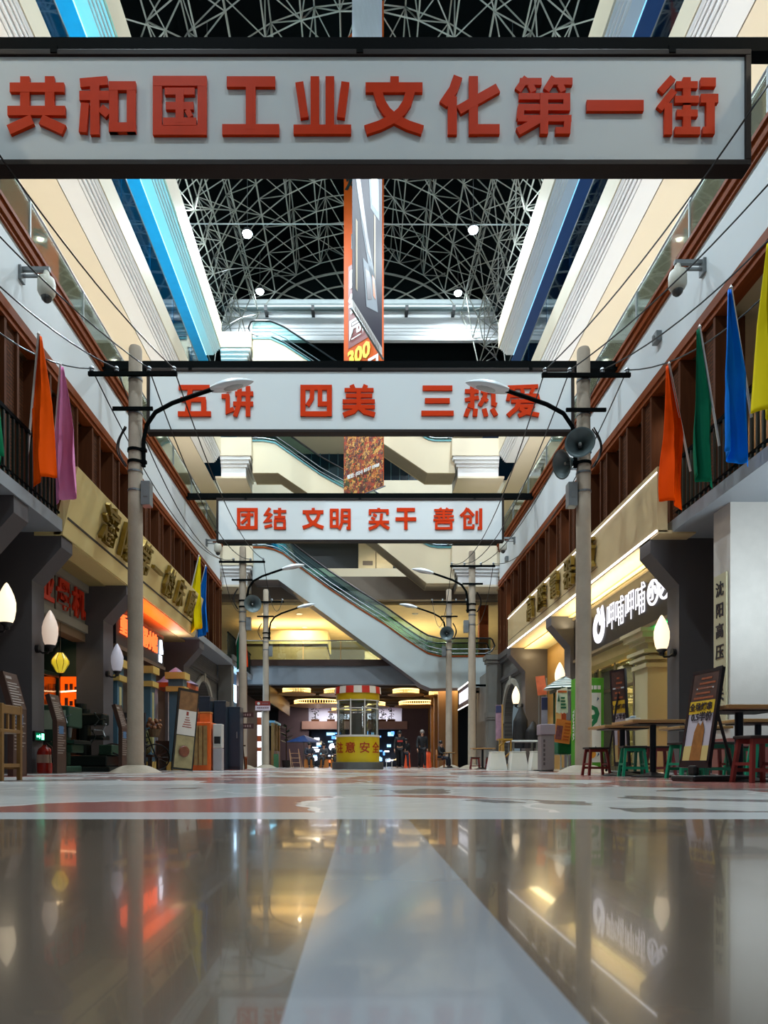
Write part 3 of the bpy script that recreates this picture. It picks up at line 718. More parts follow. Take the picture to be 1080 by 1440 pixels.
# ================================================================ flags
def flag(s, Y, ztip, L, rgb, label, xt=5.40, ph=0, w=.42, lean_y=0.0):
    t = thing('flag', label, 'flag', (s*5.75, Y, 5.9), group='coloured flags along the balconies')
    xb = s*(max(5.86, xt+.04) if s < 0 else 6.07); x0 = s*xt
    MB().cyl((xb, Y+.28, 5.55), (x0, Y, ztip), .02, n=8).cyl((x0, Y, ztip), (x0, Y, ztip+.05), .03, .005, n=8).build('flagpole', mat('pole_white', (220, 216, 210), .4), t)
    m = MB(); k_ = (xb-x0)/(ztip-5.55); ky = .28/(ztip-5.55)
    def P(u, v):
        q = min(v, .46)*L                       # the hoist runs down the pole, then hangs free
        wv = (.05+.60*min(v, .46)*L/2.45*1.25+.10*max(0, v-.46))*w/.42*.86
        z = ztip-.03-v*L+.16*L*(u-.35)*max(0, v-.3)**2
        c = .05+.09*min(1, v*1.6)
        fold = abs(math.sin(u*4.3+ph+.5*v))*1.6-.8+.35*math.sin(u*11+ph*2+2*v)
        return (x0+k_*q-s*wv*u+.02*math.sin(ph+6*v)*v, Y+ky*q*.6+c*fold*(1 if v < .5 else 1+.5*math.sin((v-.5)*5)), z)
    m.grid(P, 26, 30).build('cloth', mat('flag_%d_%d_%d' % rgb, rgb, .7, var=.05, spec=.05), t, smooth=True, solid=.006)
flag(-1, 11.75, pz(470, 11.75), 2.45, (240, 84, 0), 'orange flag hanging beside the pink flag on the balcony rail', ph=.4, xt=5.53)
flag(-1, 12.7, pz(513, 12.7), 2.45, (232, 146, 196), 'pink flag hanging from the balcony rail', ph=1.6, w=.48, xt=5.57)
flag(-1, 10.7, pz(440, 10.7), 2.3, (10, 122, 80), 'green flag at the edge of view before the orange flag', ph=2.2, xt=5.98)
flag(-1, 22.9, pz(782, 22.9), 2.45, (222, 204, 12), 'yellow flag hanging at the end of the cream canopy', ph=.9)
flag(-1, 23.9, pz(796, 23.9), 2.4, (20, 110, 200), 'blue flag half hidden behind the yellow flag', ph=2.0)
flag(-1, 31.6, pz(868, 31.6), 2.3, (10, 96, 66), 'dark green flag behind the second lamp post', ph=1.0)
flag(-1, 32.6, pz(868, 32.6), 2.45, (214, 62, 14), 'orange red flag behind the second lamp post', ph=2.4, xt=5.55)
flag(1, 12.25, pz(512, 12.25), 2.45, (240, 74, 0), 'orange flag hanging at the end of the tan canopy', xt=5.55, ph=.3)
flag(1, 11.25, pz(460, 11.25), 2.5, (12, 100, 70), 'dark green flag between the orange flag and the blue flag', xt=5.6, ph=1.2, w=.34)
flag(1, 10.3, pz(405, 10.3), 2.55, (6, 112, 214), 'bright blue flag between the green flag and the yellow flag', xt=5.6, ph=2.0, w=.42)
flag(1, 9.45, pz(340, 9.45), 2.35, (226, 208, 20), 'yellow flag at the edge of view after the blue flag', xt=5.68, ph=2.9, w=.42)

# ================================================================ banners hanging down the atrium
def banner(pA, pB, z0, z1, label, cat='banner'):
    t = thing('hanging_banner', label, cat, ((pA[0]+pB[0])/2, (pA[1]+pB[1])/2, z0))
    u = Vector((pB[0]-pA[0], pB[1]-pA[1], 0)); Lh = u.length; u.normalize(); n = Vector((u.y, -u.x, 0))
    o = Vector((pA[0], pA[1], 0))
    def rect(m, a, b, z_0, z_1, off=0, th=.006, skew=0):
        q = [o+u*a+n*(off+th), o+u*b+n*(off+th), o+u*b+n*off, o+u*a+n*off]
        m.add([(p.x, p.y, z_0) for p in q]+[(p.x, p.y, z_1+(skew if i in (1, 2) else 0)) for i, p in enumerate(q)], [(3,2,1,0),(4,5,6,7),(0,1,5,4),(1,2,6,5),(2,3,7,6),(3,0,4,7)])
        return m
    return t, rect, o, u, n, Lh
t, rect, o, u, n, Lh = banner((-.72, 31), (1.03, 29.3), 12.1, 33, 'long orange menu banner with white characters and a food picture at its foot')
rect(MB(), 0, Lh, 12.1, 33).build('cloth', mat('banner_orange', (200, 84, 24), .6, var=.06, scale=.6, spec=.1), t)
food = mat('food_collage', (150, 70, 40), .6)
def foodmat():
    m = food; tt = m.node_tree; b = tt.nodes['Principled BSDF']
    tc = tt.nodes.new('ShaderNodeTexCoord'); v = tt.nodes.new('ShaderNodeTexVoronoi'); v.inputs['Scale'].default_value = 8
    nz = tt.nodes.new('ShaderNodeTexNoise'); nz.inputs['Scale'].default_value = 9; ad = tt.nodes.new('ShaderNodeVectorMath'); ad.operation = 'MULTIPLY_ADD'; ad.inputs[1].default_value = (.5,.5,.5)
    tt.links.new(tc.outputs['Object'], nz.inputs['Vector']); tt.links.new(nz.outputs['Color'], ad.inputs[0]); tt.links.new(tc.outputs['Object'], ad.inputs[2]); tt.links.new(ad.outputs[0], v.inputs['Vector'])
    r = tt.nodes.new('ShaderNodeValToRGB'); r.color_ramp.interpolation = 'CONSTANT'
    cols = [(92,30,20),(150,62,36),(70,34,26),(196,120,50),(180,60,30),(110,70,60),(214,160,80),(60,74,36)]
    for i, c in enumerate(cols):
        e = r.color_ramp.elements[i] if i < 2 else r.color_ramp.elements.new(i/8)
        e.position = i/8; e.color = lin(c)
    sp = tt.nodes.new('ShaderNodeSeparateColor'); tt.links.new(v.outputs['Color'], sp.inputs[0]); tt.links.new(sp.outputs[0], r.inputs[0]); tt.links.new(r.outputs[0], b.inputs['Base Color'])
foodmat()
rect(MB(), .02, Lh-.02, 12.15, 15.0, .008).build('food_picture', food, t)
fx = (tuple(u), tuple(n))
wt = mat('banner_white', (236, 236, 232), .5); yl = mat('banner_yellow', (236, 206, 40), .5); mar = mat('banner_maroon', (120, 40, 36), .5); ink = mat('banner_ink', (24, 44, 44), .5)
def bt(name, body, size, a, z, m, off=.03, bold=.03):
    c = MB(); p = o+u*a+n*off; put_text(c, body, size, (p.x, p.y, z), fx, .004, bold); c.build(name, m, t)
rect(MB(), .3, 1.55, 18.9, 22.6, .012).build('text_panel', mar, t)
bt('lettering', '口', .95, .8, 21.9, wt); bt('lettering', '锅', .95, .8, 20.75, wt); bt('lettering', '园', .95, .8, 19.6, wt)
bt('lettering', '300', .95, .95, 18.35, yl, .03, .04); bt('lettering', '菜 品', 1.0, 1.2, 17.4, wt); bt('lettering', '肉', 1.0, 1.75, 16.4, wt); bt('lettering', '类', 1.0, .75, 16.4, wt)
bt('lettering', '電話: (024) 8107 0988', .215, Lh/2, 13.1, wt, .03, .02)
bt('lettering', '自', .8, .8, 23.6, ink); bt('lettering', '系', 1.5, .8, 26.6, ink)
MB().cyl(o+u*-.08+Vector((0,0,12.1)), o+u*(Lh+.08)+Vector((0,0,12.1)), .03).build('bottom_rod', steel, t)
t, rect, o, u, n, Lh = banner((-.26, 23), (.83, 25.7), 15.5, 33, 'purple menu banner with dish pictures hanging before the orange banner')
pm = mat('banner_purple', (27, 19, 42), .6, var=.15, scale=.4, spec=.1)
rect(MB(), 0, Lh, 15.8, 24.4).build('cloth', pm, t); rect(MB(), 0, Lh, 24.4, 33).build('upper_cloth', mat('banner_pale', (206, 218, 226), .5), t)
rect(MB(), 0, Lh, 15.5, 15.85, .004).build('hem_strip', mat('hem_white', (176, 172, 170), .6), t)
c = MB()
for k in range(16): c = rect(c, .25+k*.15, .33+k*.15, 15.58, 15.75, .012)
c.build('lettering', mat('hem_grey', (120, 112, 110), .5), t)
dish = mat('dish_food', (70, 44, 52), .5, var=.6, scale=7); plate = mat('dish_plate', (140, 148, 158), .6, spec=.1)
def poly(pts, off, m, name):
    q = [o+u*a+n*off+Vector((0,0,z)) for a, z in pts]; q2 = [p-n*.004 for p in q]; k = len(q)
    MB().add(q+q2, [tuple(range(k)), tuple(range(2*k-1, k-1, -1))]+[(i, (i+1) % k, k+(i+1) % k, k+i) for i in range(k)]).build(name, m, t)
poly([(.05,21.3),(.3,21.4),(1.2,19.3),(2.0,18.2),(2.1,17.7),(1.6,17.8),(.9,18.9),(.1,20.5)], .012, plate, 'plate_picture')
poly([(.3,20.7),(.6,20.6),(1.4,19.0),(1.8,18.3),(1.4,18.4),(.7,19.4),(.3,20.2)], .018, dish, 'food_picture')
poly([(1.35,22.2),(2.5,22.4),(2.6,20.4),(1.7,20.2)], .012, plate, 'plate_picture')
poly([(1.5,22.5),(1.9,22.7),(2.35,22.6),(2.4,20.6),(1.85,20.45)], .018, mat('dish_noodles', (176, 150, 96), .5, var=.3, scale=8), 'food_picture')
poly([(.95,17.9),(2.1,18.15),(2.45,16.9),(1.3,16.4)], .012, plate, 'plate_picture')
poly([(1.15,17.7),(1.6,17.8),(1.85,17.0),(1.4,16.7)], .018, dish, 'food_picture')
poly([(1.85,17.9),(2.1,17.9),(2.2,17.2),(1.95,17.2)], .018, mat('dish_orange', (206, 110, 50), .5), 'food_picture')
for a, z, hh in ((.3, 17.6, 2.4), (2.05, 19.1, 2.3), (1.0, 22.5, 3)):
    poly([(a,z+hh/2),(a+.16,z+hh/2),(a+.16,z-hh/2),(a,z-hh/2)], .012, mat('banner_gold', (150, 126, 84), .6), 'caption_strip')
MB().cyl(o+u*-.05+Vector((0,0,15.5)), o+u*(Lh+.12)+Vector((0,0,15.5)), .04).build('bottom_rod', steel, t)
# floodlights under the vault, on cross cables
for i, (x, y, z) in enumerate(FLOODS[:6]):
    t = thing('floodlight', 'bright white floodlight under the roof lattice', 'lamp', (x, y, z), group='floodlights under the roof lattice')
    MB().lathe([(.1,.1),(.18,.05),(.26,-.12),(.27,-.14)], (x, y, z), 16).build('reflector', steel, t, smooth=True)
    MB().lathe([(.24,-.14),(.2,-.24),(.1,-.3),(.01,-.31)], (x, y, z), 16).build('lens', emat('flood_glow', (225, 245, 255), 30), t, smooth=True)
    MB().cyl((x, y, z+.1), (x, y, z+(5.3 if y < 40 else 2.2)), .015, n=6).build('hanger', steel, t)
for k, (y, z) in enumerate(((34, 27.1), (29.5, 27.9))):
    o = MB().cyl((-9.1, y, z), (9.1, y, z-.05), .03, n=6).build('catenary_cable', mat('pale_cable', (170, 180, 178), .4))
    tag(o, 'pale cable crossing under the roof lattice %s' % ('between the two bright floodlights' if k == 0 else 'above the first street sign'), 'cable')
for s in (-1, 1):
    for y in (-4, 2, 8, 14, 20, 26, 32):
        for xx, zz, e in ((9.3, 15.62, 18), (8.45, 15.7, 14)):
            t = thing('downlight', 'round recessed downlight in the gallery ceiling on the %s side' % ('turquoise' if s < 0 else 'navy'), 'lamp', (s*xx, y, zz), group='gallery downlights, %s side' % ('turquoise' if s < 0 else 'navy'))
            MB().lathe([(.14,-.02),(.17,-.03),(.17,.01),(.14,.01)], (s*xx, y, zz), 14).build('ring', lamp_white, t)
            MB().cyl((s*xx, y, zz-.015), (s*xx, y, zz), .12, n=14).build('diffuser', emat('downlight_glow', (255, 240, 214), e), t)

for s in (-1, 1):
    for y in (8, 10.8, 16, 18.9, 24, 29):
        t = thing('downlight', 'small round downlight in the balcony ceiling on the %s side' % ('bicycle' if s < 0 else 'green banner'), 'lamp', (s*8.3, y, 9.3), group='balcony downlights, %s side' % ('bicycle' if s < 0 else 'green banner'))
        MB().lathe([(.09,-.02),(.12,-.02),(.12,.0),(.09,.0)], (s*8.3, y, 9.3), 12).build('ring', lamp_white, t); MB().cyl((s*8.3, y, 9.288), (s*8.3, y, 9.3), .085, n=12).build('diffuser', emat('downlight_glow3', (255, 236, 205), 22), t)
# ================================================================ escalators
esc_white = mat('escalator_white', (172, 182, 182), .5, var=.05, scale=.5); esc_cream = mat('escalator_cream', (204, 192, 162), .5, var=.04, scale=.5)
esc_under = mat('escalator_under', (150, 140, 122), .55); esc_rail = mat('handrail_black', (18, 20, 22), .3); esc_deck = mat('escalator_deck', (120, 126, 128), .4, .5)
def escalator(top, bot, label, side_m, trim_m, under_m, name='escalator', gl=glass_teal):
    YF, YB = 35.25, 36.75
    T = [(px(x, YF), pz(y, YF)) for x, y in top]; B = [(px(x, YF), pz(y, YF)) for x, y in bot]
    t = thing(name, label, 'escalator', (T[-1][0], YF, B[-1][1]))
    out = T+B[::-1]
    MB().prism(out, YF, YF+.12).build('side_panel', side_m, t)
    MB().prism(out, YB-.12, YB).build('side_panel', side_m, t)
    u = MB()
    for (a, b) in zip(B, B[1:]):
        u.prism([a, b, (b[0], b[1]+.1), (a[0], a[1]+.1)], YF+.12, YB-.12)
    u.build('underside', under_m, t)
    d = MB()
    for (a, b) in zip(T, T[1:]): d.prism([(a[0], a[1]-.3), (b[0], b[1]-.3), (b[0], b[1]-.2), (a[0], a[1]-.2)], YF+.12, YB-.12)
    d.build('steps', esc_deck, t)
    for yy in (YF-.03, YB-.15):
        e = MB()
        for (a, b) in zip(T, T[1:]): e.prism([a, b, (b[0], b[1]+.09), (a[0], a[1]+.09)], yy, yy+.18)
        e.build('deck_trim', trim_m, t)
    H = .95
    for yy in (YF+.05, YB-.05):
        g = MB()
        for (a, b) in zip(T, T[1:]):
            g.prism([(a[0], a[1]+.09), (b[0], b[1]+.09), (b[0], b[1]+H), (a[0], a[1]+H)], yy-.008, yy+.008)
        bal = g.build('balustrade', gl, t)
        h = [(x, yy, z+H+.03) for x, z in T]
        x0, z0 = T[0]; x1, z1 = T[-1]
        h = [(x0+.25, yy, z0+.2), (x0-.05, yy, z0+.3), (x0-.22, yy, z0+.6), (x0-.1, yy, z0+.9)]+h+[(x1+.1, yy, z1+.9), (x1+.22, yy, z1+.6), (x1+.05, yy, z1+.3), (x1-.25, yy, z1+.2)]
        MB().tube(h, .045, 8).build('handrail', esc_rail, bal, smooth=True)
        MB().tube([(x, yy-.02, z+.42) for x, z in T], .02, 6).tube([(x, yy-.02, z+.2) for x, z in T], .02, 6).build('rail_line', steel, bal)
    return t
escalator([(355,771),(371,771),(385.5,774),(398,779.5),(422,799),(463,829),(504,856),(541,879),(571.6,900.7),(590,913),(602,920),(618.5,924),(690,924)],
    [(355,815),(391,815),(480,880),(592,962),(606,968),(690,966)], 'pale escalator with a red brown edge above the kiosk', esc_white, trimwood, mat('escalator_under_grey', (112, 108, 112), .5))
escalator([(355,621),(370,621),(387,624),(410,640),(450,668),(491,691),(560,740),(592,763),(604,769),(615,771),(636,771)],
    [(355,665),(391,665),(431,692),(528,762),(600,820),(640,820)], 'cream escalator crossing behind the second and third signs', esc_cream, mat('deck_teal', (60, 110, 112), .4, .3), esc_under)
escalator([(355,477),(380,477),(400,486),(440,512),(500,552),(560,592),(590,612),(602,619),(612,621),(636,621)],
    [(355,520),(391,520),(455,566),(537,622),(601,665),(640,665)], 'cream escalator at the top, half hidden by the second sign', esc_cream, mat('deck_teal', (60, 110, 112), .4, .3), esc_under)

# ================================================================ wall lanterns
def lantern(s, Y, z, lit, label):
    t = thing('wall_lantern', label, 'lamp', (s*6.1, Y, z), group='flame shaped wall lanterns')
    x = s*6.08
    MB().lathe([(.09,-.28),(.125,-.2),(.15,-.05),(.15,.08),(.12,.2),(.07,.32),(.025,.40),(.005,.42)], (x, Y, z), 20).build('glass_shade', lit, t, smooth=True)
    MB().lathe([(.02,-.40),(.05,-.38),(.05,-.34),(.11,-.28),(.1,-.27)], (x, Y, z), 16).build('cup', black, t, smooth=True)
    MB().tube([(x, Y, z-.36), (x+s*.05, Y, z-.42), (x+s*.15, Y, z-.42), (x+s*.25, Y, z-.34)], .022, 8).cyl((s*6.28, Y, z-.34), (s*6.35, Y, z-.34), .08, n=14).build('arm', black, t)
def lanternmat(name, rgb, e, tint):
    m = mat(name, rgb, .25, coat=.3); b = m.node_tree.nodes['Principled BSDF']
    b.inputs['Emission Color'].default_value = lin(tint); b.inputs['Emission Strength'].default_value = e
    return m
lit = lanternmat('lantern_lit', (240, 225, 195), 1.15, (255, 232, 196)); dim = lanternmat('lantern_dim', (214, 206, 198), .4, (255, 224, 200)); off = lanternmat('lantern_unlit', (196, 196, 208), .16, (220, 220, 240))  # the unlit shade still has a faint glow put into its material
lantern(-1, 11.75, 2.88, lit, 'lit cream lantern at the edge of view above the wooden chair')
lantern(-1, 13.4, 2.78, dim, 'faintly glowing white lantern on the pier above the extinguisher')
lantern(-1, 17.1, 2.78, off, 'unlit white lantern beside the red neon sign')
lantern(1, 13.75, 2.76, lit, 'lit cream lantern beside the white hotpot sign')
lantern(1, 26.6, 2.8, lit, 'lit cream lantern beside the arch')
lantern(1, 20.75, 2.86, lit, 'lit cream lantern whose tip shows above the striped umbrella')
lamp('POINT', 'lantern_glow', (6.08, 13.75, 2.8), WARM, 14, size=.14)
lamp('POINT', 'lantern_glow', (6.08, 26.6, 2.8), WARM, 14, size=.14)
lamp('POINT', 'lantern_glow', (-6.08, 11.75, 2.9), WARM, 10, size=.14)

# ================================================================ shops behind the piers, lantern side with the machines
t = thing('shop_sign', 'grey panel sign with red characters between the piers', 'sign', (-6.8, 15.3, 3.5))
pan = mat('sign_grey', (120, 116, 106), .6); redc = mat('sign_red', (206, 50, 20), .4)
for a, b in ((13.74, 14.35), (14.42, 15.18), (15.27, 15.98), (16.06, 16.88)): MB().box(-6.95, -6.8, a, b, 3.55, 4.45).build('panel', pan, t)
MB().box(-7.05, -6.7, 13.74, 16.88, 4.4, 4.58).box(-7.05, -6.72, 13.74, 16.88, 3.4, 3.6).build('frame', mat('sign_grey_light', (132, 128, 116), .6), t)
for ch, Y in zip('工业母机', (14.05, 14.75, 15.6, 16.45)):
    c = MB(); put_text(c, ch, .74, (-6.79, Y, 4.0), 'left', .02, .03); c.build('character', redc, t)
struct('wall_left_lintel', MB().box(-7.2, -6.95, 13.74, 16.9, 3.3, 4.67).box(-7.1, -6.8, 13.74, 16.9, 3.2, 3.4), tanwall)
gd = mat('door_green', (24, 52, 44), .3)
t = thing('shop_door', 'dark green framed shop front glowing orange inside', 'shop front', (-7.4, 15.3, 0))
m = MB()
for y in (13.75, 14.7, 15.9, 16.8): m.box(-7.5, -7.4, y, y+.08, 0, 3.2)
m.box(-7.5, -7.4, 13.75, 16.88, 2.3, 2.4).box(-7.5, -7.4, 13.75, 16.88, 3.1, 3.2); m.build('frame', gd, t)
MB().box(-7.46, -7.44, 13.83, 16.8, .1, 3.1).build('glazing', glass, t)
t = thing('menu_wall', 'glowing orange menu wall inside the shop', 'panel', (-7.6, 17.0, 0))
MB().box(-8.1, -6.95, 16.96, 17.08, 1.25, 2.35).build('panel', emat('orange_glow', (255, 84, 10), 1.1), t)
c = MB(); random.seed(3)
for k in range(9):
    for j in range(3):
        if random.random() < .7: c.box(-8.05+.12*k, -7.97+.12*k, 16.95, 16.96, 1.3+.33*j, 1.4+.33*j+.12*random.random())
c.build('lettering', mat('menu_dark', (90, 30, 10), .6), t)
MB().tube([(-7.5, 16.93, 1.3), (-7.5, 16.93, 1.85), (-7.44, 16.93, 1.97), (-7.0, 16.93, 2.0)], .02, 6).build('neon_tube', emat('neon_peach', (255, 190, 140), 4), t)
MB().box(-8.1, -6.95, 16.9, 17.08, 0, 1.25).build('base', darkwood, t)
MB().box(-8.3, -6.95, 17.02, 17.09, 2.35, 3.3).build('upper_panel', mat('panel_green', (30, 62, 52), .5), t)
gold_r = mat('lantern_rib', (150, 110, 30), .5)
t = thing('hanging_lantern', 'yellow silk lantern hanging inside the orange shop', 'lantern', (-6.95, 15.5, 2.55))
MB().lathe([(.07,-.22),(.09,-.2),(.15,-.09),(.19,-.02),(.19,.04),(.16,.1),(.09,.18),(.07,.22)], (-6.8, 15.5, 2.48), 24).build('shade', lanternmat('lantern_yellow', (210, 180, 40), .45, (255, 225, 60)), t, smooth=True)
for k in range(8): MB().tube([(-6.8+r*1.02*math.cos(k*PI/4), 15.5+r*1.02*math.sin(k*PI/4), 2.48+z) for r, z in ((.07,-.22),(.15,-.09),(.19,-.02),(.19,.04),(.16,.1),(.07,.22))], .006, 4).build('rib', gold_r, t)
MB().cyl((-6.8, 15.5, 2.7), (-6.8, 15.5, 3.41), .008, n=5).cyl((-6.8, 15.5, 2.68), (-6.8, 15.5, 2.72), .05).build('cord', black, t)
# red neon shop sign
t = thing('neon_sign', 'black shop sign with glowing orange red characters behind the lamp post', 'sign', (-6.4, 19.8, 3.3))
MB().box(-6.5, -6.32, 17.7, 22.0, 3.3, 4.3).build('board', mat('sign_black', (24, 20, 22), .5), t, bevel=.01)
MB().box(-6.55, -6.28, 17.65, 22.05, 3.2, 3.3).build('ledge', mat('ledge_brown', (96, 78, 62), .5), t)
neon = emat('neon_orange', (255, 92, 44), 2.6)
for ch, Y in zip('重庆火锅小馆', (18.2, 18.75, 19.35, 20.0, 20.5, 20.95)):
    c = MB(); put_text(c, ch, .6, (-6.31, Y, 3.85), 'left', .02, .006, 1.0 if Y < 19.5 else .85); c.build('character', neon, t)
c = MB().box(-6.315, -6.30, 21.45, 21.75, 3.4, 3.62).cyl((-6.31, 21.6, 3.66), (-6.31, 21.6, 4.1), .09, .05, n=10); c.build('emblem', emat('neon_white', (230, 240, 255), 3), t)
lamp('AREA', 'neon_glow', (-6.15, 20.2, 4.2), (1, .10, .0), 46, (PI, 0, 0), .25, 4.6)
lamp('AREA', 'neon_glow', (-6.2, 23.0, 4.2), (1, .8, .9), 6, (PI, 0, 0), .25, .6)
# painted columns of the neon shop
blue_c = mat('column_blue', (70, 104, 122), .5); gold = mat('column_gold', (190, 160, 84), .5)
for k, (x, Y, lab) in enumerate(((-6.5, 17.95, 'pale blue column with gold capital behind the lamp post'), (-6.05, 19.3, 'pale blue column with gold capital beside the barrel'), (-5.5, 20.6, 'pale blue column with gold capital beside the poster stand'))):
    t = thing('painted_column', lab, 'column', (x, Y, 0))
    MB().box(x-.2, x+.2, Y-.2, Y+.2, .05, 2.35).build('shaft', blue_c, t, bevel=.01)
    MB().box(x-.26, x+.26, Y-.26, Y+.26, 0, .25).build('foot', gold, t)
    MB().box(x-.28, x+.28, Y-.28, Y+.28, 2.35, 2.5).build('capital', gold, t)
    MB().box(x-.22, x+.22, Y-.22, Y+.22, 2.5, 2.72).build('neck', blue_c, t)
    MB().box(x-.3, x+.3, Y-.3, Y+.3, 2.72, 2.92).build('capital', gold, t)
    MB().box(x+.2, x+.21, Y-.08, Y+.08, .5, 2.2).build('scroll', mat('scroll_cream', (176, 168, 120), .5), t)
t = thing('kiosk_booth', 'small glazed booth with a purple pointed roof and orange panel', 'booth', (-5.9, 21.6, 0))
MB().box(-6.3, -5.4, 21.1, 22.3, 0, .9).build('counter', mat('booth_brown', (80, 60, 48), .5), t)
for x, y in ((-6.3, 21.1), (-5.4, 21.1), (-5.4, 22.3), (-6.3, 22.3)): MB().box(x-.05, x+.05, y-.05, y+.05, .9, 2.55).build('post', mat('booth_post', (190, 190, 200), .4), t)
MB().box(-6.4, -5.3, 21.0, 22.4, 2.55, 2.7).build('eave', mat('booth_orange', (200, 84, 30), .5), t)
MB().lathe([(.72,2.7),(.5,2.82),(.22,3.1),(.1,3.2),(.02,3.25)], (-5.85, 21.7, 0), 12).build('roof', mat('booth_purple', (120, 104, 132), .5), t, smooth=True)
MB().box(-5.36, -5.34, 21.35, 21.7, 1.0, 2.1).build('sign_panel', mat('booth_red', (190, 60, 30), .5), t)
struct('wall_left_screen', MB().box(-7.2, -7.0, 17.6, 24.6, 0, 3.2), mat('screen_brown', (74, 54, 42), .5))
struct('door_1', MB().box(-7.0, -6.95, 19.0, 20.6, 0, 2.5), mat('door_dark', (30, 24, 22), .4))
# machines, information steles and small things before the grey piers
mg = mat('machine_green', (42, 74, 58), .4, .2); mgd = mat('machine_dark', (22, 32, 30), .4, .4); mgl = mat('machine_panel', (150, 160, 140), .4)
t = thing('milling_machine', 'green painted machine tool standing in the shop entrance', 'machine', (-6.5, 14.6, 0))
MB().box(-6.85, -6.1, 14.1, 15.0, 0, .14).box(-6.8, -6.3, 14.2, 14.9, .14, 1.42).build('column', mg, t, bevel=.03)
MB().box(-6.3, -6.05, 14.2, 14.9, .95, 1.4).build('head', mg, t, bevel=.03)
MB().box(-6.3, -6.0, 14.25, 14.85, .42, .6).build('knee', mg, t, bevel=.02)
MB().box(-6.35, -5.9, 14.1, 15.0, .6, .68).build('table', mgd, t, bevel=.01)
MB().cyl((-6.17, 14.5, .95), (-6.17, 14.5, .74), .06, .04).build('spindle', steel, t)
MB().box(-6.6, -6.4, 14.19, 14.2, .9, 1.3).box(-6.28, -6.12, 14.185, 14.2, 1.05, 1.3).build('panel', mgl, t)
for a in range(4): MB().cyl((-6.1, 14.15, 1.15), (-6.1+.14*math.cos(a*PI/2+.4), 14.1, 1.15+.14*math.sin(a*PI/2+.4)), .012, n=6).build('lever', steel, t)
t = thing('drill_lathe', 'dark machine tool with hand levers beside the grey pier', 'machine', (-6.1, 15.9, 0))
MB().box(-6.6, -5.75, 15.5, 16.3, .12, .38).box(-6.7, -5.65, 15.4, 16.4, 0, .12).build('base', mgd, t, bevel=.03)
MB().box(-5.95, -5.65, 15.55, 16.2, .38, .62).build('bracket', mg, t, bevel=.02)
MB().cyl((-6.4, 15.9, .38), (-6.4, 15.9, 1.45), .14, .12, n=16).build('column', mgd, t, smooth=True)
MB().box(-6.65, -5.9, 15.7, 16.1, 1.08, 1.35).build('arm', mgd, t, bevel=.04)
MB().cyl((-6.5, 15.9, 1.35), (-6.5, 15.9, 1.58), .13, n=14).build('motor', mgd, t)
MB().box(-6.2, -5.9, 15.7, 16.1, .74, .84).build('table', mgd, t)
for k, (x, z) in enumerate(((-5.98, 1.2), (-5.9, .95), (-6.05, .8))):
    w = MB()
    for a in range(3): w.cyl((x, 15.66, z), (x+.16*math.cos(a*2.1+k), 15.6, z+.16*math.sin(a*2.1+k)), .014, n=6).ball((x+.16*math.cos(a*2.1+k), 15.6, z+.16*math.sin(a*2.1+k)), .026, 8, 5)
    w.build('handwheel', steel if k == 1 else mgd, t)
MB().tube([(-5.8, 15.7, .5), (-5.6, 15.6, .42), (-5.45, 15.6, .36)], .02, 6).build('lever', mgd, t)
stm = mat('stele_brown', (74, 52, 44), .45, .2); stt = mat('stele_text', (150, 140, 134), .5)
def stele(x, Y, label):
    t = thing('information_stele', label, 'sign', (x, Y, 0), group='bent brown information steles')
    prof = [(x-.05,0),(x+.02,0),(x+.02,.98),(x-.13,1.5),(x-.20,1.47),(x-.05,.96)]
    MB().prism(prof, Y-.2, Y+.2).build('panel', stm, t, bevel=.006)
    c = MB()
    for k in range(11):
        z = .38+k*.048; c.box(x+.02, x+.024, Y-.16, Y-.16+.22+.1*((k*7) % 3)/2, z, z+.016)
    M = Matrix.Translation((x+.02, Y, .98)) @ Matrix.Rotation(-.281, 4, 'Y')
    for k in range(9): c.box(0, .005, -.16, .06+.1*((k*5) % 3)/2, .05+k*.04, .066+k*.04, M)
    c.box(0, .005, -.16, .0, .44, .48, M); c.build('lettering', stt, t)
    MB().box(x+.02, x+.025, Y-.12, Y+.08, .75, .9).build('picture', mat('stele_blue', (70, 110, 150), .4), t)
stele(-5.70, 13.0, 'brown bent stele with white text before the green machine')
stele(-5.25, 15.2, 'brown bent stele with white text beside the lamp post footing')
stele(-4.95, 9.9, 'brown bent stele with white text behind the wooden chair')
t = thing('fire_extinguisher', 'red fire extinguisher at the foot of the grey pier', 'extinguisher', (-6.15, 13.32, 0))
MB().lathe([(.13,0),(.14,.03),(.14,.4),(.11,.48),(.05,.52),(.04,.55)], (-6.15, 13.32, 0), 20).build('cylinder', mat('extinguisher_red', (176, 34, 20), .3, coat=.3), t, smooth=True)
MB().cyl((-6.15, 13.32, .55), (-6.15, 13.32, .6), .03).box(-6.17, -6.02, 13.3, 13.34, .6, .63).build('valve', black, t)
MB().tube([(-6.1, 13.3, .58), (-5.99, 13.28, .5), (-5.98, 13.28, .2)], .015, 6).build('hose', black, t)
MB().lathe([(.141,.2),(.142,.22),(.142,.34),(.141,.36)], (-6.15, 13.32, 0), 20).build('label_band', mat('extinguisher_label', (200, 170, 150), .5), t)
t = thing('exit_sign', 'small glowing green exit sign low on the grey pier', 'sign', (-6.34, 13.35, .6))
MB().box(-6.35, -6.30, 13.24, 13.66, .62, .82).build('housing', black, t)
MB().box(-6.30, -6.295, 13.27, 13.63, .65, .79).build('face', emat('exit_dark_green', (0, 110, 70), .8), t)
c = MB().box(-6.295, -6.29, 13.3, 13.42, .7, .74).prism([(13.42,.67),(13.42,.77),(13.46,.72)], -6.295, -6.29, 'x').box(-6.295, -6.29, 13.5, 13.6, .66, .78)
c.build('pictogram', emat('exit_green', (120, 255, 200), 4), t)
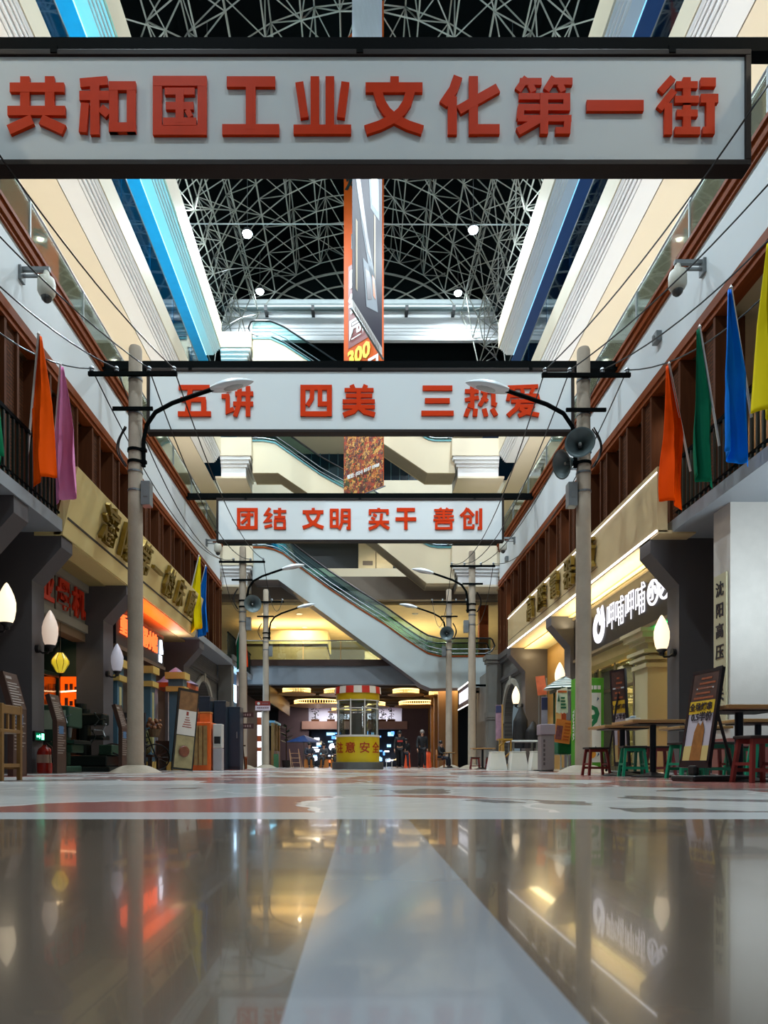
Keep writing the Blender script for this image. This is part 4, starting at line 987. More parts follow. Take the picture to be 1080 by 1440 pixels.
# wooden chair at the edge of view
t = thing('wooden_bar_chair', 'brown wooden chair with slatted back at the edge of view', 'chair', (-3.85, 7.2, 0))
cw = woodmat('chair_wood', (128, 92, 44), .5, 2)
for x, y in ((-4.05, 7.0), (-3.68, 7.0), (-4.05, 7.38), (-3.68, 7.38)): MB().box(x-.022, x+.022, y-.022, y+.022, 0, .8 if x > -3.8 else .52).build('leg', cw, t, bevel=.004)
MB().box(-4.1, -3.66, 6.96, 7.42, .5, .54).build('seat', cw, t, bevel=.008)
MB().box(-3.7, -3.66, 7.02, 7.36, .70, .79).build('backrest', cw, t, bevel=.006)
for y in (7.12, 7.24): MB().box(-3.69, -3.67, y, y+.03, .54, .70).build('slat', cw, t)
MB().box(-4.05, -3.68, 6.985, 7.015, .12, .16).box(-4.05, -3.68, 7.365, 7.395, .12, .16).box(-3.695, -3.665, 7.0, 7.38, .14, .18).build('stretcher', cw, t)
# orange notice and dark board between pier and lamp post
t = thing('floor_sign', 'narrow red orange floor sign beside the brown stele', 'sign', (-5.6, 16.4, 0))
MB().box(-5.78, -5.56, 16.38, 16.44, .04, .78).build('panel', mat('floor_sign_red', (204, 70, 24), .5), t)
MB().box(-5.85, -5.45, 16.25, 16.55, 0, .04).build('foot', black, t)
t = thing('chalk_board', 'dark menu board standing behind the brown stele', 'board', (-5.55, 16.9, 0))
MB().box(-5.85, -5.3, 16.86, 16.92, .2, 1.45).build('panel', mat('chalk_dark', (36, 38, 46), .5), t)
c = MB()
for k in range(7): c.box(-5.78, -5.45+.05*(k % 3), 16.852, 16.858, .5+.13*k, .54+.13*k)
c.build('lettering', mat('chalk_grey', (110, 110, 116), .6), t)
for x in (-5.8, -5.35): MB().box(x-.02, x+.02, 16.84, 16.95, 0, .2).build('leg', black, t)
# barrel on a wooden cart
t = thing('barrel', 'olive round barrel standing on a wooden cart', 'barrel', (-5.72, 17.7, .42))
MB().lathe([(.2,.42),(.28,.5),(.34,.7),(.33,.9),(.26,1.04),(.1,1.08),(.02,1.09)], (-5.72, 17.7, 0), 20).build('body', mat('barrel_olive', (96, 94, 44), .5, var=.3, scale=5), t, smooth=True)
MB().lathe([(.335,.62),(.345,.63),(.345,.67),(.335,.68)], (-5.72, 17.7, 0), 20).build('hoop', mat('barrel_hoop', (70, 60, 36), .5), t)
t = thing('wooden_cart', 'dark slatted wooden cart under the olive barrel', 'cart', (-5.67, 17.7, 0))
MB().box(-6.12, -5.27, 17.35, 18.05, .36, .42).build('deck', darkwood, t)
c = MB()
for k in range(8): c.box(-6.09+k*.1, -6.03+k*.1, 17.34, 17.37, .08, .36)
c.build('slats', woodmat('cart_wood', (70, 52, 38), .6, 2), t)
for x, y in ((-6.07, 17.4), (-5.33, 17.4), (-6.07, 18.0), (-5.33, 18.0)): MB().box(x-.03, x+.03, y-.03, y+.03, 0, .36).build('leg', darkwood, t)
# old bicycle
t = thing('bicycle', 'old black bicycle with a flower basket beside the wooden cart', 'bicycle', (-5.4, 17.1, 0), 0)
bk = mat('bicycle_black', (20, 22, 24), .35, .4)
def wheel(c, name):
    M = Matrix.Translation(c) @ Matrix.Rotation(.35, 4, 'Z') @ Matrix.Rotation(PI/2, 4, 'X')
    w = MB(); n = 28
    w.v = []; w.tube([tuple(M @ Vector((.33*math.cos(2*PI*k/n), .33*math.sin(2*PI*k/n), 0))) for k in range(n+1)], .018, 6)
    for k in range(14): w.cyl(M @ Vector((0,0,0)), M @ Vector((.32*math.cos(2*PI*k/14), .32*math.sin(2*PI*k/14), 0)), .004, n=4)
    w.cyl(M @ Vector((0,0,-.04)), M @ Vector((0,0,.04)), .03); w.build(name, bk, t)
dx, dy = math.cos(.35), math.sin(.35)
def Q(a, z): return (-5.42+a*dx, 17.1+a*dy, z)
wheel(Q(.30, .35), 'wheel'); wheel(Q(-.72, .35), 'wheel')
fm = MB()
for a, b in ((Q(-.72,.35),Q(-.35,.35)),(Q(-.35,.35),Q(-.45,.85)),(Q(-.45,.85),Q(-.72,.35)),(Q(-.45,.8),Q(.1,.85)),(Q(-.35,.35),Q(.12,.75)),(Q(.08,.98),Q(.30,.35))): fm.cyl(a, b, .018, n=8)
fm.build('frame', bk, t)
MB().tube([Q(-.02,1.08), Q(.06,1.05), (Q(.08,1.0)[0]-.2*dy, Q(.08,1.0)[1]+.25*dx, 1.04)], .014, 6).tube([Q(.08,1.0), (Q(.08,1.0)[0]+.2*dy, Q(.08,1.0)[1]-.25*dx, 1.04)], .014, 6).build('handlebar', steel, t)
MB().ball(Q(-.47,.92), .12, 12, 6, (1.2,.8,.4)).build('saddle', black, t, smooth=True)
MB().lathe([(.12,.86),(.17,1.06),(.15,1.06),(.1,.88)], Q(.26, 0), 12).build('basket', mat('basket_brown', (90, 66, 40), .7), t)
fl = MB(); random.seed(5)
for k in range(26): fl.ball((Q(.26,0)[0]+random.uniform(-.15,.15), Q(.26,0)[1]+random.uniform(-.14,.14), 1.1+random.uniform(-.02,.2)), random.uniform(.03,.06), 7, 5)
fl.build('flowers', mat('dried_flowers', (120, 76, 44), .7, var=.6, scale=14), t)
MB().cyl(Q(-.35,.35), (Q(-.35,.3)[0]+.12*dy, Q(-.35,.3)[1]-.12*dx, .3), .05).build('pedal', bk, t)
# tall poster stand
def poster_rect(mb, x0, x1, z0, z1, y): return mb.box(x0, x1, y-.004, y, z0, z1)
t = thing('poster_stand', 'tall black framed poster stand leaning beside the orange counter', 'poster', (-4.5, 17.3, 0))
M = Matrix.Translation((-4.5, 17.3, 0)) @ Matrix.Rotation(.75, 4, 'Z') @ Matrix.Rotation(.10, 4, 'Y')
MB().box(-.29, .29, 0, .06, .03, 2.1, M).build('frame', black, t)
MB().box(-.25, .25, -.006, 0, 1.55, 2.03, M).build('picture', mat('poster_food', (120, 84, 50), .5, var=.7, scale=7), t)
MB().box(-.25, .25, -.006, 0, .92, 1.55, M).build('paper', mat('poster_white', (200, 196, 190), .5), t)
MB().box(-.25, .25, -.006, 0, .08, .9, M).build('picture', mat('poster_green_food', (150, 138, 100), .5, var=.5, scale=5), t)
c = MB()
for k in range(5): c.box(-.12+.02*k, .14-.02*k, -.01, -.006, 1.12+.06*k, 1.14+.06*k, M)
c.box(-.03, .03, -.01, -.006, 1.42, 1.52, M); c.build('lettering', mat('poster_ink', (140, 50, 40), .5), t)
MB().lathe([(.13,0),(.15,.03),(.12,.05),(.02,.06)], (0,0,0), 16, M @ Matrix.Translation((-.02,-.012,.5)) @ Matrix.Rotation(PI/2,4,'X')).build('bowl_picture', mat('bowl_red', (110, 56, 34), .5, var=.5, scale=14), t)
MB().tube([M @ Vector((0,.06,1.7)), M @ Vector((0,.55,.02))], .02, 6).build('strut', black, t)
# orange snack counter with boxes, sacks and bin
t = thing('snack_counter', 'bright orange snack counter with bamboo front', 'counter', (-4.65, 19.2, 0))
MB().box(-5.0, -4.15, 19.0, 19.8, 0, 1.35).build('body', mat('counter_orange', (214, 92, 26), .5), t, bevel=.02)
c = MB()
for k in range(6): c.box(-4.97+k*.125, -4.87+k*.125, 18.93, 18.99, .15, 1.25)
c.build('bamboo_strips', mat('bamboo', (136, 106, 62), .6, var=.5, scale=9), t)
random.seed(11)
for k, (x, z, w, lab) in enumerate(((-4.75, 1.35, .3, 'orange gift box on the snack counter, topmost of its stack'), (-4.75, 1.35, .34, 'orange gift box on the snack counter, under the topmost box'), (-4.35, 1.35, .3, 'orange gift box alone on the snack counter'))):
    zz = 1.35+(.3 if k == 0 else 0)
    t = thing('gift_box', lab, 'box', (x, 19.3, zz), group='orange boxes on the snack counter')
    MB().box(x-w/2, x+w/2, 19.15, 19.45, zz, zz+.26).build('carton', mat('box_orange', (204, 98, 36), .5, var=.3, scale=8), t, bevel=.008)
    MB().box(x-w/2-.01, x+w/2+.01, 19.14, 19.46, zz+.26, zz+.3).build('lid', mat('box_gold', (190, 120, 60), .5), t)
t = thing('water_dispenser', 'slim pale grey water dispenser beside the orange counter', 'appliance', (-3.98, 19.2, 0))
MB().box(-4.1, -3.85, 19.05, 19.35, 0, .62).build('base', mat('dispenser_grey', (150, 146, 150), .5), t, bevel=.015)
MB().box(-4.1, -3.85, 19.05, 19.35, .63, 1.3).build('body', mat('dispenser_white', (186, 186, 182), .4), t, bevel=.015)
MB().box(-4.06, -3.89, 19.02, 19.05, .75, .95).build('tap_panel', black, t)
# dark lockers and direction boards
nav = mat('locker_navy', (28, 40, 52), .4)
for k, (x, Y, h, lab) in enumerate(((-4.75, 21.0, 2.25, 'dark navy cabinet beside the water dispenser, tallest of the three'), (-4.35, 21.4, 2.15, 'dark navy cabinet in the middle of the row of three'), (-3.98, 21.8, 2.0, 'dark navy cabinet beside the signpost'))):
    t = thing('tall_cabinet', lab, 'cabinet', (x, Y, 0), group='dark navy cabinets')
    MB().box(x-.19, x+.19, Y-.2, Y+.4, 0, h).build('body', nav, t, bevel=.01)
    dr = MB().box(x-.17, x+.17, Y-.22, Y-.2, .1, h-.08).build('door', mat('locker_door', (32, 46, 60), .35), t)
    MB().box(x+.08, x+.11, Y-.25, Y-.22, 1.0, 1.2).build('handle', steel, dr)
t = thing('signpost', 'dark signpost with two rows of brown direction boards', 'sign', (-4.1, 22.6, 0))
MB().box(-4.17, -4.08, 22.56, 22.64, 0, 1.95).build('post', mat('post_maroon', (60, 26, 28), .5), t, bevel=.01)
for x0, x1, z in ((-4.75, -4.2, 1.72), (-4.75, -4.2, 1.35), (-4.04, -3.5, 1.72), (-4.04, -3.5, 1.35)):
    bd = MB().prism([(x0, z), (x1, z), (x1, z+.17), (x0, z+.17)], 22.5, 22.56).build('board', mat('board_maroon', (66, 36, 36), .5), t)
    c = MB()
    for k in range(5): c.box(x0+.08+k*.08, x0+.13+k*.08, 22.49, 22.5, z+.05, z+.12)
    c.build('lettering', mat('board_text', (150, 130, 128), .5), bd)
t = thing('picture_easel', 'dark easel holding a brown canvas in front of the second lamp post', 'easel', (-4.35, 24.6, 0))
for a, b in (((-4.72, 24.5, 0), (-4.5, 24.7, 2.1)), ((-4.12, 24.5, 0), (-4.35, 24.7, 2.1)), ((-4.42, 25.1, 0), (-4.42, 24.75, 2.0))): MB().cyl(a, b, .025, n=6).build('leg', darkwood, t)
MB().box(-4.75, -4.1, 24.5, 24.55, .82, .87).build('tray', darkwood, t)
MB().box(-4.66, -4.18, 24.56, 24.6, .87, 2.05).build('canvas', mat('canvas_brown', (110, 84, 58), .5, var=.5, scale=3), t)
t = thing('wooden_stool', 'brown wooden box stool under the easel', 'stool', (-4.45, 25.6, 0))
MB().box(-4.65, -4.25, 25.4, 25.8, .40, .46).build('seat', trimwood, t)
for x, y in ((-4.62, 25.43), (-4.28, 25.43), (-4.62, 25.77), (-4.28, 25.77)): MB().box(x-.025, x+.025, y-.025, y+.025, 0, .4).build('leg', trimwood, t)

lamp('AREA', 'shop_light', (-7.3, 15.3, 3.1), (1, .7, .4), 14, size=.5, sy=2)  # added to brighten the green machine in the entrance
# ================================================================ hotpot shop
t = thing('illuminated_sign', 'black shop sign with glowing white characters and a round emblem', 'sign', (6.5, 17.3, 3.3))
MB().box(6.46, 6.6, 14.12, 20.58, 3.3, 4.5).build('board', mat('sign_board_dark', (42, 36, 32), .5), t)
MB().box(6.4, 6.62, 14.12, 20.58, 4.5, 4.56).box(6.42, 6.62, 14.12, 20.58, 3.22, 3.3).build('trim', mat('sign_trim', (120, 104, 80), .5), t)
sw = emat('sign_white_glow', (248, 246, 255), 1.35)
for ch, Y in zip('呷哺呷哺', (17.55, 16.95, 16.32, 15.7)):
    c = MB(); put_text(c, ch, .78, (6.45, Y, 3.92), 'right', .006, -.004, .80); c.build('character', sw, t)
c = MB()
def arcband(mb, Yc, zc, r0, r1, a0, a1, x, n=20):
    p = [(Yc-r1*math.cos(a0+(a1-a0)*k/n), zc+r1*math.sin(a0+(a1-a0)*k/n)) for k in range(n+1)]+[(Yc-r0*math.cos(a0+(a1-a0)*k/n), zc+r0*math.sin(a0+(a1-a0)*k/n)) for k in range(n, -1, -1)]
    for k in range(n): mb.prism([p[k], p[k+1], p[2*n-k], p[2*n+1-k]], x-.03, x, 'x')
arcband(c, 18.4, 3.86, .2, .42, PI*.62, PI*2.1, 6.455); c.prism([(18.3,3.9),(18.52,4.38),(18.4,4.4),(18.18,3.95)], 6.42, 6.45, 'x').prism([(18.1,3.9),(18.22,4.32),(18.1,4.4),(17.95,3.95)], 6.42, 6.45, 'x')
c.build('emblem', sw, t)
for ch, Y in (('小', 15.0), ('火', 14.42)):
    c = MB(); arcband(c, Y, 3.95, .235, .285, 0, 2*PI, 6.455, 28); put_text(c, ch, .42, (6.45, Y, 3.95), 'right', .02, -.004); c.build('round_character', sw, t)
MB().box(6.5, 6.56, 14.15, 16.4, 3.16, 3.21).build('light_line', emat('green_glow', (40, 230, 110), 3), t)
col_c = mat('column_cream', (190, 178, 142), .55, var=.05)
t = thing('shop_column', 'cream square column with a stepped capital beside the lit lantern', 'column', (6.7, 15.6, 0))
MB().box(6.45, 6.95, 15.3, 16.0, .5, 2.45).build('shaft', col_c, t)
MB().box(6.41, 6.99, 15.26, 16.04, 0, .5).build('foot', col_c, t)
q = MB()
for z0, z1, d in ((2.35,2.45,.06),(2.52,2.6,.1),(2.66,2.74,.14),(2.9,3.0,.1),(3.0,3.12,.2),(3.12,3.2,.26)): q.box(6.45-d, 6.95+d, 15.3-d, 16.0+d, z0, z1)
q.box(6.47, 6.93, 15.32, 15.98, 2.45, 3.2); q.build('capital', col_c, t)
struct('wall_right_lintel', MB().box(6.6, 7.0, 14.1, 20.6, 2.95, 3.25).box(6.62, 7.2, 14.1, 20.6, 3.25, 4.67), mat('lintel_cream', (196, 176, 120), .6))
struct('ceiling_right_shop', MB().box(7.0, 10.4, 14.1, 20.7, 3.2, 3.3), mat('shop_ceiling', (220, 206, 150), .6))
struct('wall_right_side', MB().box(6.95, 10.4, 14.0, 14.1, 0, 4.6), mat('shop_wall_olive', (150, 132, 84), .6))
t = thing('glass_shopfront', 'glazed shop front with brown metal frames under the glowing white sign', 'shop front', (7.0, 18, 0))
m = MB()
for y in (16.05, 17.3, 18.6, 19.9, 20.5): m.box(6.96, 7.04, y, y+.1, 0, 2.95)
m.box(6.97, 7.03, 16.05, 20.6, 2.2, 2.28).box(6.97, 7.03, 16.05, 20.6, 0, .12); m.build('frame', mat('door_bronze', (104, 92, 64), .35, .4), t)
MB().box(6.99, 7.0, 16.1, 20.5, .1, 2.9).build('glazing', glass, t)
for y in (17.2, 18.7): MB().cyl((6.93, y, .9), (6.93, y, 1.5), .02).build('pull_handle', steel, t)
for k, Y in enumerate((15.2, 16.9, 18.6, 20.0)):
    t = thing('ceiling_lamp', 'round warm lamp on the hotpot shop ceiling', 'lamp', (8.4, Y, 3.2), group='lamps of the hotpot shop ceiling')
    MB().lathe([(.22,-.01),(.25,-.05),(.2,-.09),(.02,-.1)], (8.4, Y, 3.2), 18).build('shade', emat('shop_lamp', (255, 226, 160), 9), t)
lamp('AREA', 'shop_light', (8.4, 17.2, 3.1), (1, .84, .48), 330, size=1.5, sy=5)
for k, (y, z) in enumerate(((15.0, 2.5), (17.2, 2.2), (19.0, 2.55))):
    t = thing('cornice_band', 'cream moulding on the rear wall of the hotpot shop', 'moulding', (10.3, y, z), group='mouldings of the hotpot shop')
    MB().box(10.2, 10.4, y-.8, y+.8, z, z+.16).build('moulding', col_c, t)
t = thing('serving_counter', 'cream serving counter inside the hotpot shop', 'counter', (9, 18, 0))
MB().box(8.9, 9.5, 16.2, 20.2, 0, 1.0).build('body', mat('counter_cream', (176, 156, 100), .5), t); MB().box(8.85, 9.55, 16.15, 20.25, 1.0, 1.06).build('worktop', mat('counter_top', (90, 70, 50), .3), t)
# green standing light box
t = thing('standing_banner', 'green and white standing banner behind the lamp post', 'banner', (5.4, 16.2, 0))
MB().box(5.08, 5.72, 16.0, 16.42, 0, 2.2).build('box', mat('banner_green', (78, 160, 30), .5), t, bevel=.008)
MB().box(5.15, 5.65, 15.99, 16.0, .22, 1.85).build('face', mat('banner_face', (226, 228, 222), .5), t)
g = mat('banner_dark_green', (16, 120, 70), .5)
c = MB(); put_text(c, '9.', .75, (5.52, 15.985, 1.25), 'cam', .003, .02); c.build('number', g, t)
c = MB(); put_text(c, 'TEAMETEA', .15, (5.075, 16.21, 1.1), ((0,0,-1), (-1,0,0)), .003, .02, up=(0,-1,0)); c.build('lettering', mat('banner_white', (236, 236, 232), .5), t)
c = MB()
for k in range(4): c.box(5.3+.09*k, 5.37+.09*k, 15.985, 15.995, 1.93, 2.02)
c.build('header_marks', mat('banner_white', (236, 236, 232), .5), t)
c = MB().cyl((5.42, 15.99, .42), (5.42, 15.98, .42), .11, n=16); c.build('fruit_picture', mat('fruit_orange', (226, 150, 40), .5), t)
c = MB()
for x, z in ((5.55, 1.65), (5.58, 1.0), (5.56, .35), (5.5, .5)): c.prism([(x, z), (x+.05, z+.06), (x+.02, z+.1)], 15.98, 15.99)
c.build('leaf_marks', mat('leaf_blue', (50, 90, 120), .5), t)
# drinks cart with striped umbrella
t = thing('drinks_cart', 'green drinks cart with a white spoked wheel and striped umbrella', 'cart', (5.05, 17.4, 0))
cg = mat('cart_green', (14, 104, 70), .4)
MB().box(4.92, 5.5, 16.95, 17.95, .42, 1.0).build('body', cg, t, bevel=.03)
MB().box(4.88, 5.54, 16.9, 18.0, 1.0, 1.05).build('counter', mat('cart_wood_top', (150, 130, 96), .5), t)
w = MB(); n = 28
w.tube([(4.84, 17.4+.35*math.cos(2*PI*k/n), .36+.35*math.sin(2*PI*k/n)) for k in range(n+1)], .022, 6)
w.tube([(4.84, 17.4+.12*math.cos(2*PI*k/14), .36+.12*math.sin(2*PI*k/14)) for k in range(15)], .016, 6)
for k in range(10): w.cyl((4.84, 17.4, .36), (4.84, 17.4+.34*math.cos(2*PI*k/10), .36+.34*math.sin(2*PI*k/10)), .011, n=5)
w.cyl((4.80, 17.4, .36), (4.9, 17.4, .36), .05); w.build('wheel', lamp_white, t)
for y in (17.0, 17.9): MB().cyl((5.1, y, 1.05), (5.1, y, 2.1), .03).build('post', mat('cart_post', (20, 60, 44), .4), t)
MB().box(5.0, 5.04, 16.9, 18.0, 2.02, 2.1).build('crossbar', mat('cart_post', (20, 60, 44), .4), t)
m1 = MB()
for k in range(12):
    m1.cur = k % 2; r0 = .50*(1-k/12)+.02; r1 = .50*(1-(k+1)/12)+.004
    z0 = 2.1+.32*(k/12)**.8; z1 = 2.1+.32*((k+1)/12)**.8
    q = [(5.22+r*math.cos(2*PI*j/20), 17.45+r*math.sin(2*PI*j/20)+.05*math.sin(j), z) for r, z in ((r0, z0), (r1, z1)) for j in range(20)]
    m1.add(q, [(j, (j+1) % 20, 20+(j+1) % 20, 20+j) for j in range(20)])
m1.build('umbrella', [mat('umbrella_white', (220, 226, 222), .5), mat('umbrella_green', (16, 70, 62), .5)], t, smooth=True)
MB().cyl((5.22, 17.45, 1.0), (5.22, 17.45, 2.15), .018).build('umbrella_pole', steel, t)
for x, y in ((5.0, 16.98), (5.45, 16.98), (5.45, 17.9)): MB().cyl((x, y, 0), (x, y, .42), .018).build('leg', lamp_white, t)
MB().box(4.98, 5.47, 16.96, 17.0, .06, .09).build('foot_rail', lamp_white, t)
om = mat('poster_orange', (226, 128, 60), .5); pw = mat('paper_white', (214, 212, 200), .5)
t2 = thing('cart_poster', 'orange poster hanging on the front of the green cart', 'poster', (4.85, 16.9, .8))
M = Matrix.Translation((4.84, 16.86, .72)) @ Matrix.Rotation(.15, 4, 'Y')
MB().box(-.06, .34, 0, .02, 0, .58, M).build('sheet', om, t2)
MB().box(-.03, .12, -.005, 0, .08, .42, M).build('picture', mat('drink_picture', (130, 70, 80), .5, var=.8, scale=16), t2)
c = MB()
for k in range(6): c.box(.16, .3, -.005, 0, .08+k*.08, .12+k*.08, M)
c.build('lettering', mat('poster_red', (200, 90, 40), .5), t2)
t2 = thing('cart_signboard', 'white sign with green pictures hanging from the cart roof', 'sign', (4.85, 17.1, 1.4))
m = MB(); pts = [(4.84, 1.45)]+[(4.84+.04*k, 1.42+.03*(k % 2)) for k in range(1, 8)]+[(5.13, 1.45), (5.11, 2.08), (4.86, 2.0)]
m.prism(pts, 16.82, 16.85).build('board', pw, t2)
c = MB().prism([(4.87,1.72),(4.93,1.72),(4.9,1.9)], 16.81, 16.82)
for k in range(4): c.box(4.95, 5.08-.01*k, 16.81, 16.82, 1.55+k*.08, 1.59+k*.08)
c.build('lettering', mat('sign_green', (30, 96, 80), .5), t2)
MB().box(4.88, 5.1, 16.81, 16.82, 1.94, 1.99).build('header', mat('poster_red', (200, 90, 40), .5), t2)
MB().cyl((4.97, 16.84, 2.05), (5.02, 16.92, 2.08), .006, n=5).build('hook', steel, t2)
t2 = thing('price_tag_board', 'small red price board on the post of the cart', 'sign', (5.08, 16.95, 1.4))
MB().box(5.0, 5.12, 16.93, 16.96, 1.2, 1.55).build('sheet', mat('price_red', (206, 90, 64), .5), t2)
# litter bin
t = thing('litter_bin', 'mauve grey litter bin beside the drinks cart', 'bin', (4.5, 16.6, 0))
bn = mat('bin_grey', (122, 112, 112), .5)
MB().box(4.36, 4.68, 16.4, 16.75, .03, .88).build('body', bn, t, bevel=.02); MB().box(4.34, 4.7, 16.38, 16.77, .88, 1.14).build('lid', mat('bin_lid', (142, 130, 140), .5), t, bevel=.02)
c = MB()
for k in range(6): c.box(4.41, 4.45, 16.39, 16.4, .15+k*.11, .22+k*.11)
c.build('lettering', mat('bin_text', (70, 58, 60), .5), t); MB().box(4.39, 4.66, 16.42, 16.73, 0, .03).build('foot', black, t)
# notices on a thin stand
t = thing('notice_stand', 'stand with an orange notice above a purple sheet beside the litter bin', 'notice', (4.75, 18.0, 0))
for x in (4.72, 4.92): MB().cyl((x, 18.0, 0), (x, 18.0, 2.45), .015, n=6).build('pole', steel, t)
MB().box(4.66, 4.9, 17.96, 17.98, 2.0, 2.5, Matrix.Translation((4.8,18,2.2)) @ Matrix.Rotation(-.12,4,'Y') @ Matrix.Translation((-4.8,-18,-2.2))).build('notice', mat('notice_orange', (214, 104, 62), .5, var=.4, scale=8), t)
MB().box(4.78, 4.94, 17.96, 17.98, 1.05, 1.95).build('sheet', mat('notice_purple', (150, 150, 176), .5, var=.3, scale=6), t)
MB().box(4.78, 4.94, 17.955, 17.96, 1.6, 1.93).build('header', mat('notice_navy', (44, 50, 92), .5), t)
MB().box(4.62, 5.02, 17.85, 18.15, 0, .03).build('foot', black, t)
# white wedge seats, table, coats, wooden trolley
wv = mat('wedge_white', (206, 202, 194), .5)
for k, (x, Y, lab) in enumerate(((4.05, 20.2, 'white tapered block seat beside the mustard trolley'), (4.62, 20.0, 'white tapered block seat in front of the white table'), (5.12, 19.6, 'white tapered block seat half behind the litter bin'))):
    t = thing('block_seat', lab, 'seat', (x, Y, 0), group='white tapered block seats')
    MB().add([(x-.27,Y-.25,0),(x+.27,Y-.25,0),(x+.27,Y+.25,0),(x-.27,Y+.25,0),(x-.19,Y-.2,.52),(x+.19,Y-.2,.52),(x+.19,Y+.2,.52),(x-.19,Y+.2,.52)], [(3,2,1,0),(4,5,6,7),(0,1,5,4),(1,2,6,5),(2,3,7,6),(3,0,4,7)]).build('body', wv, t, bevel=.012)
    MB().box(x-.2, x+.2, Y-.21, Y+.21, .522, .55).build('seat_pad', mat('wedge_pad', (190, 186, 178), .6), t, bevel=.01)
t = thing('white_table', 'white table with grey legs in front of the black coats', 'table', (5.0, 21.2, 0))
MB().box(4.62, 5.5, 20.8, 21.6, .86, .91).build('table_top', lamp_white, t, bevel=.008)
for x, y in ((4.7, 20.9), (5.42, 20.9), (4.7, 21.5), (5.42, 21.5)): MB().box(x-.025, x+.025, y-.025, y+.025, 0, .86).build('leg', greymetal, t)
coat = mat('coat_black', (18, 19, 22), .6, bump=.3, bscale=12)
for k, (x, Y, h, lab) in enumerate(((5.28, 22.4, 2.05, 'tall black coat hanging on a stand behind the white table'), (5.62, 22.1, 1.55, 'short black coat hanging on a stand beside the tan wall'))):
    t = thing('coat_on_stand', lab, 'coat', (x, Y, 0))
    MB().grid(lambda u, v: (x+(.05+.17*min(1, v*3)+.05*v)*math.cos(2*PI*u)*(1+.12*math.sin(5*2*PI*u)*v), Y+(.04+.12*min(1, v*3))*math.sin(2*PI*u)*(1+.12*math.sin(7*2*PI*u)*v), h-v*(h-.7)), 30, 12).build('coat', coat, t, smooth=True)
    MB().cyl((x, Y, .03), (x, Y, h+.03), .02).cyl((x, Y, 0), (x, Y, .03), .2, n=16).build('stand', black, t)
t = thing('mustard_trolley', 'mustard painted wooden trolley with small wheels', 'trolley', (4.35, 20.8, 0))
mu = mat('mustard_wood', (156, 118, 36), .5)
for x in (4.22, 4.34, 4.56): MB().box(x-.02, x+.02, 20.6, 20.64, .08, .95 if x < 4.5 else .9).build('post', mu, t)
MB().tube([(4.2, 20.62, .28), (4.42, 20.62, .42), (4.58, 20.62, .56)], .03, 6).tube([(4.2, 20.62, .72), (4.4, 20.62, .88), (4.58, 20.62, .92)], .035, 6).tube([(4.36,20.62,.1),(4.56,20.62,.2)], .03, 6).build('brace', mu, t)
MB().box(4.2, 4.6, 20.55, 20.95, .9, .95).build('tray', mu, t)
for x in (4.22, 4.38): MB().cyl((x, 20.58, .05), (x, 20.63, .05), .05, n=12).build('wheel', black, t)
t = thing('pole_sign', 'narrow upright sign with a wooden edge beside the arch', 'sign', (4.55, 22.2, 0))
MB().box(4.42, 4.6, 22.18, 22.22, .95, 2.1).build('panel', mat('pole_sign_face', (150, 120, 140), .5, var=.6, scale=6), t); MB().box(4.42, 4.6, 22.17, 22.18, 1.85, 2.08).build('header', mat('notice_navy', (44, 50, 92), .5), t)
MB().box(4.6, 4.65, 22.16, 22.26, .03, 2.12).build('edge', mat('edge_wood', (176, 136, 70), .5), t); MB().box(4.4, 4.7, 22.05, 22.35, 0, .03).build('foot', black, t)
# ================================================================ dining furniture by the stone column
ttop = woodmat('table_wood', (176, 136, 84), .4, 0)
def table(x, Y, label, w=.84, d=.74, h=.75):
    t = thing('dining_table', label, 'table', (x, Y, 0), group='wooden dining tables')
    MB().box(x-w/2, x+w/2, Y-d/2, Y+d/2, h-.04, h).build('table_top', ttop, t, bevel=.006)
    MB().box(x-.3, x+.3, Y-.25, Y+.25, h-.055, h-.04).build('plate', black, t)
    MB().cyl((x, Y, .05), (x, Y, h-.05), .04, n=16).build('column', mat('table_leg_navy', (20, 30, 42), .35, .4), t, smooth=True)
    MB().lathe([(.29,0),(.29,.012),(.2,.03),(.06,.06),(.045,.07)], (x, Y, 0), 24).build('base', black, t, smooth=True)
table(3.98, 10.35, 'wooden dining table behind the leaning poster, beside the lamp post', .8)
table(3.93, 9.15, 'wooden dining table with a white napkin box in front of the cream column')
table(5.2, 10.6, 'wooden dining table behind the large poster board', .8)
table(3.86, 6.95, 'wooden dining table at the edge of view, close to the large poster board', .62)
table(5.25, 9.0, 'wooden dining table before the pink foot of the stone column', .9)
t = thing('napkin_box', 'white napkin box on the table in front of the cream column', 'box', (3.72, 9.3, .75))
MB().box(3.64, 3.8, 9.24, 9.36, .75, .80).build('box', lamp_white, t, bevel=.006); MB().grid(lambda u, v: (3.68+.08*u, 9.3+.02*math.sin(v*5), .80+.03*v), 4, 4).build('napkin', lamp_white, t, solid=.003)
proto = None
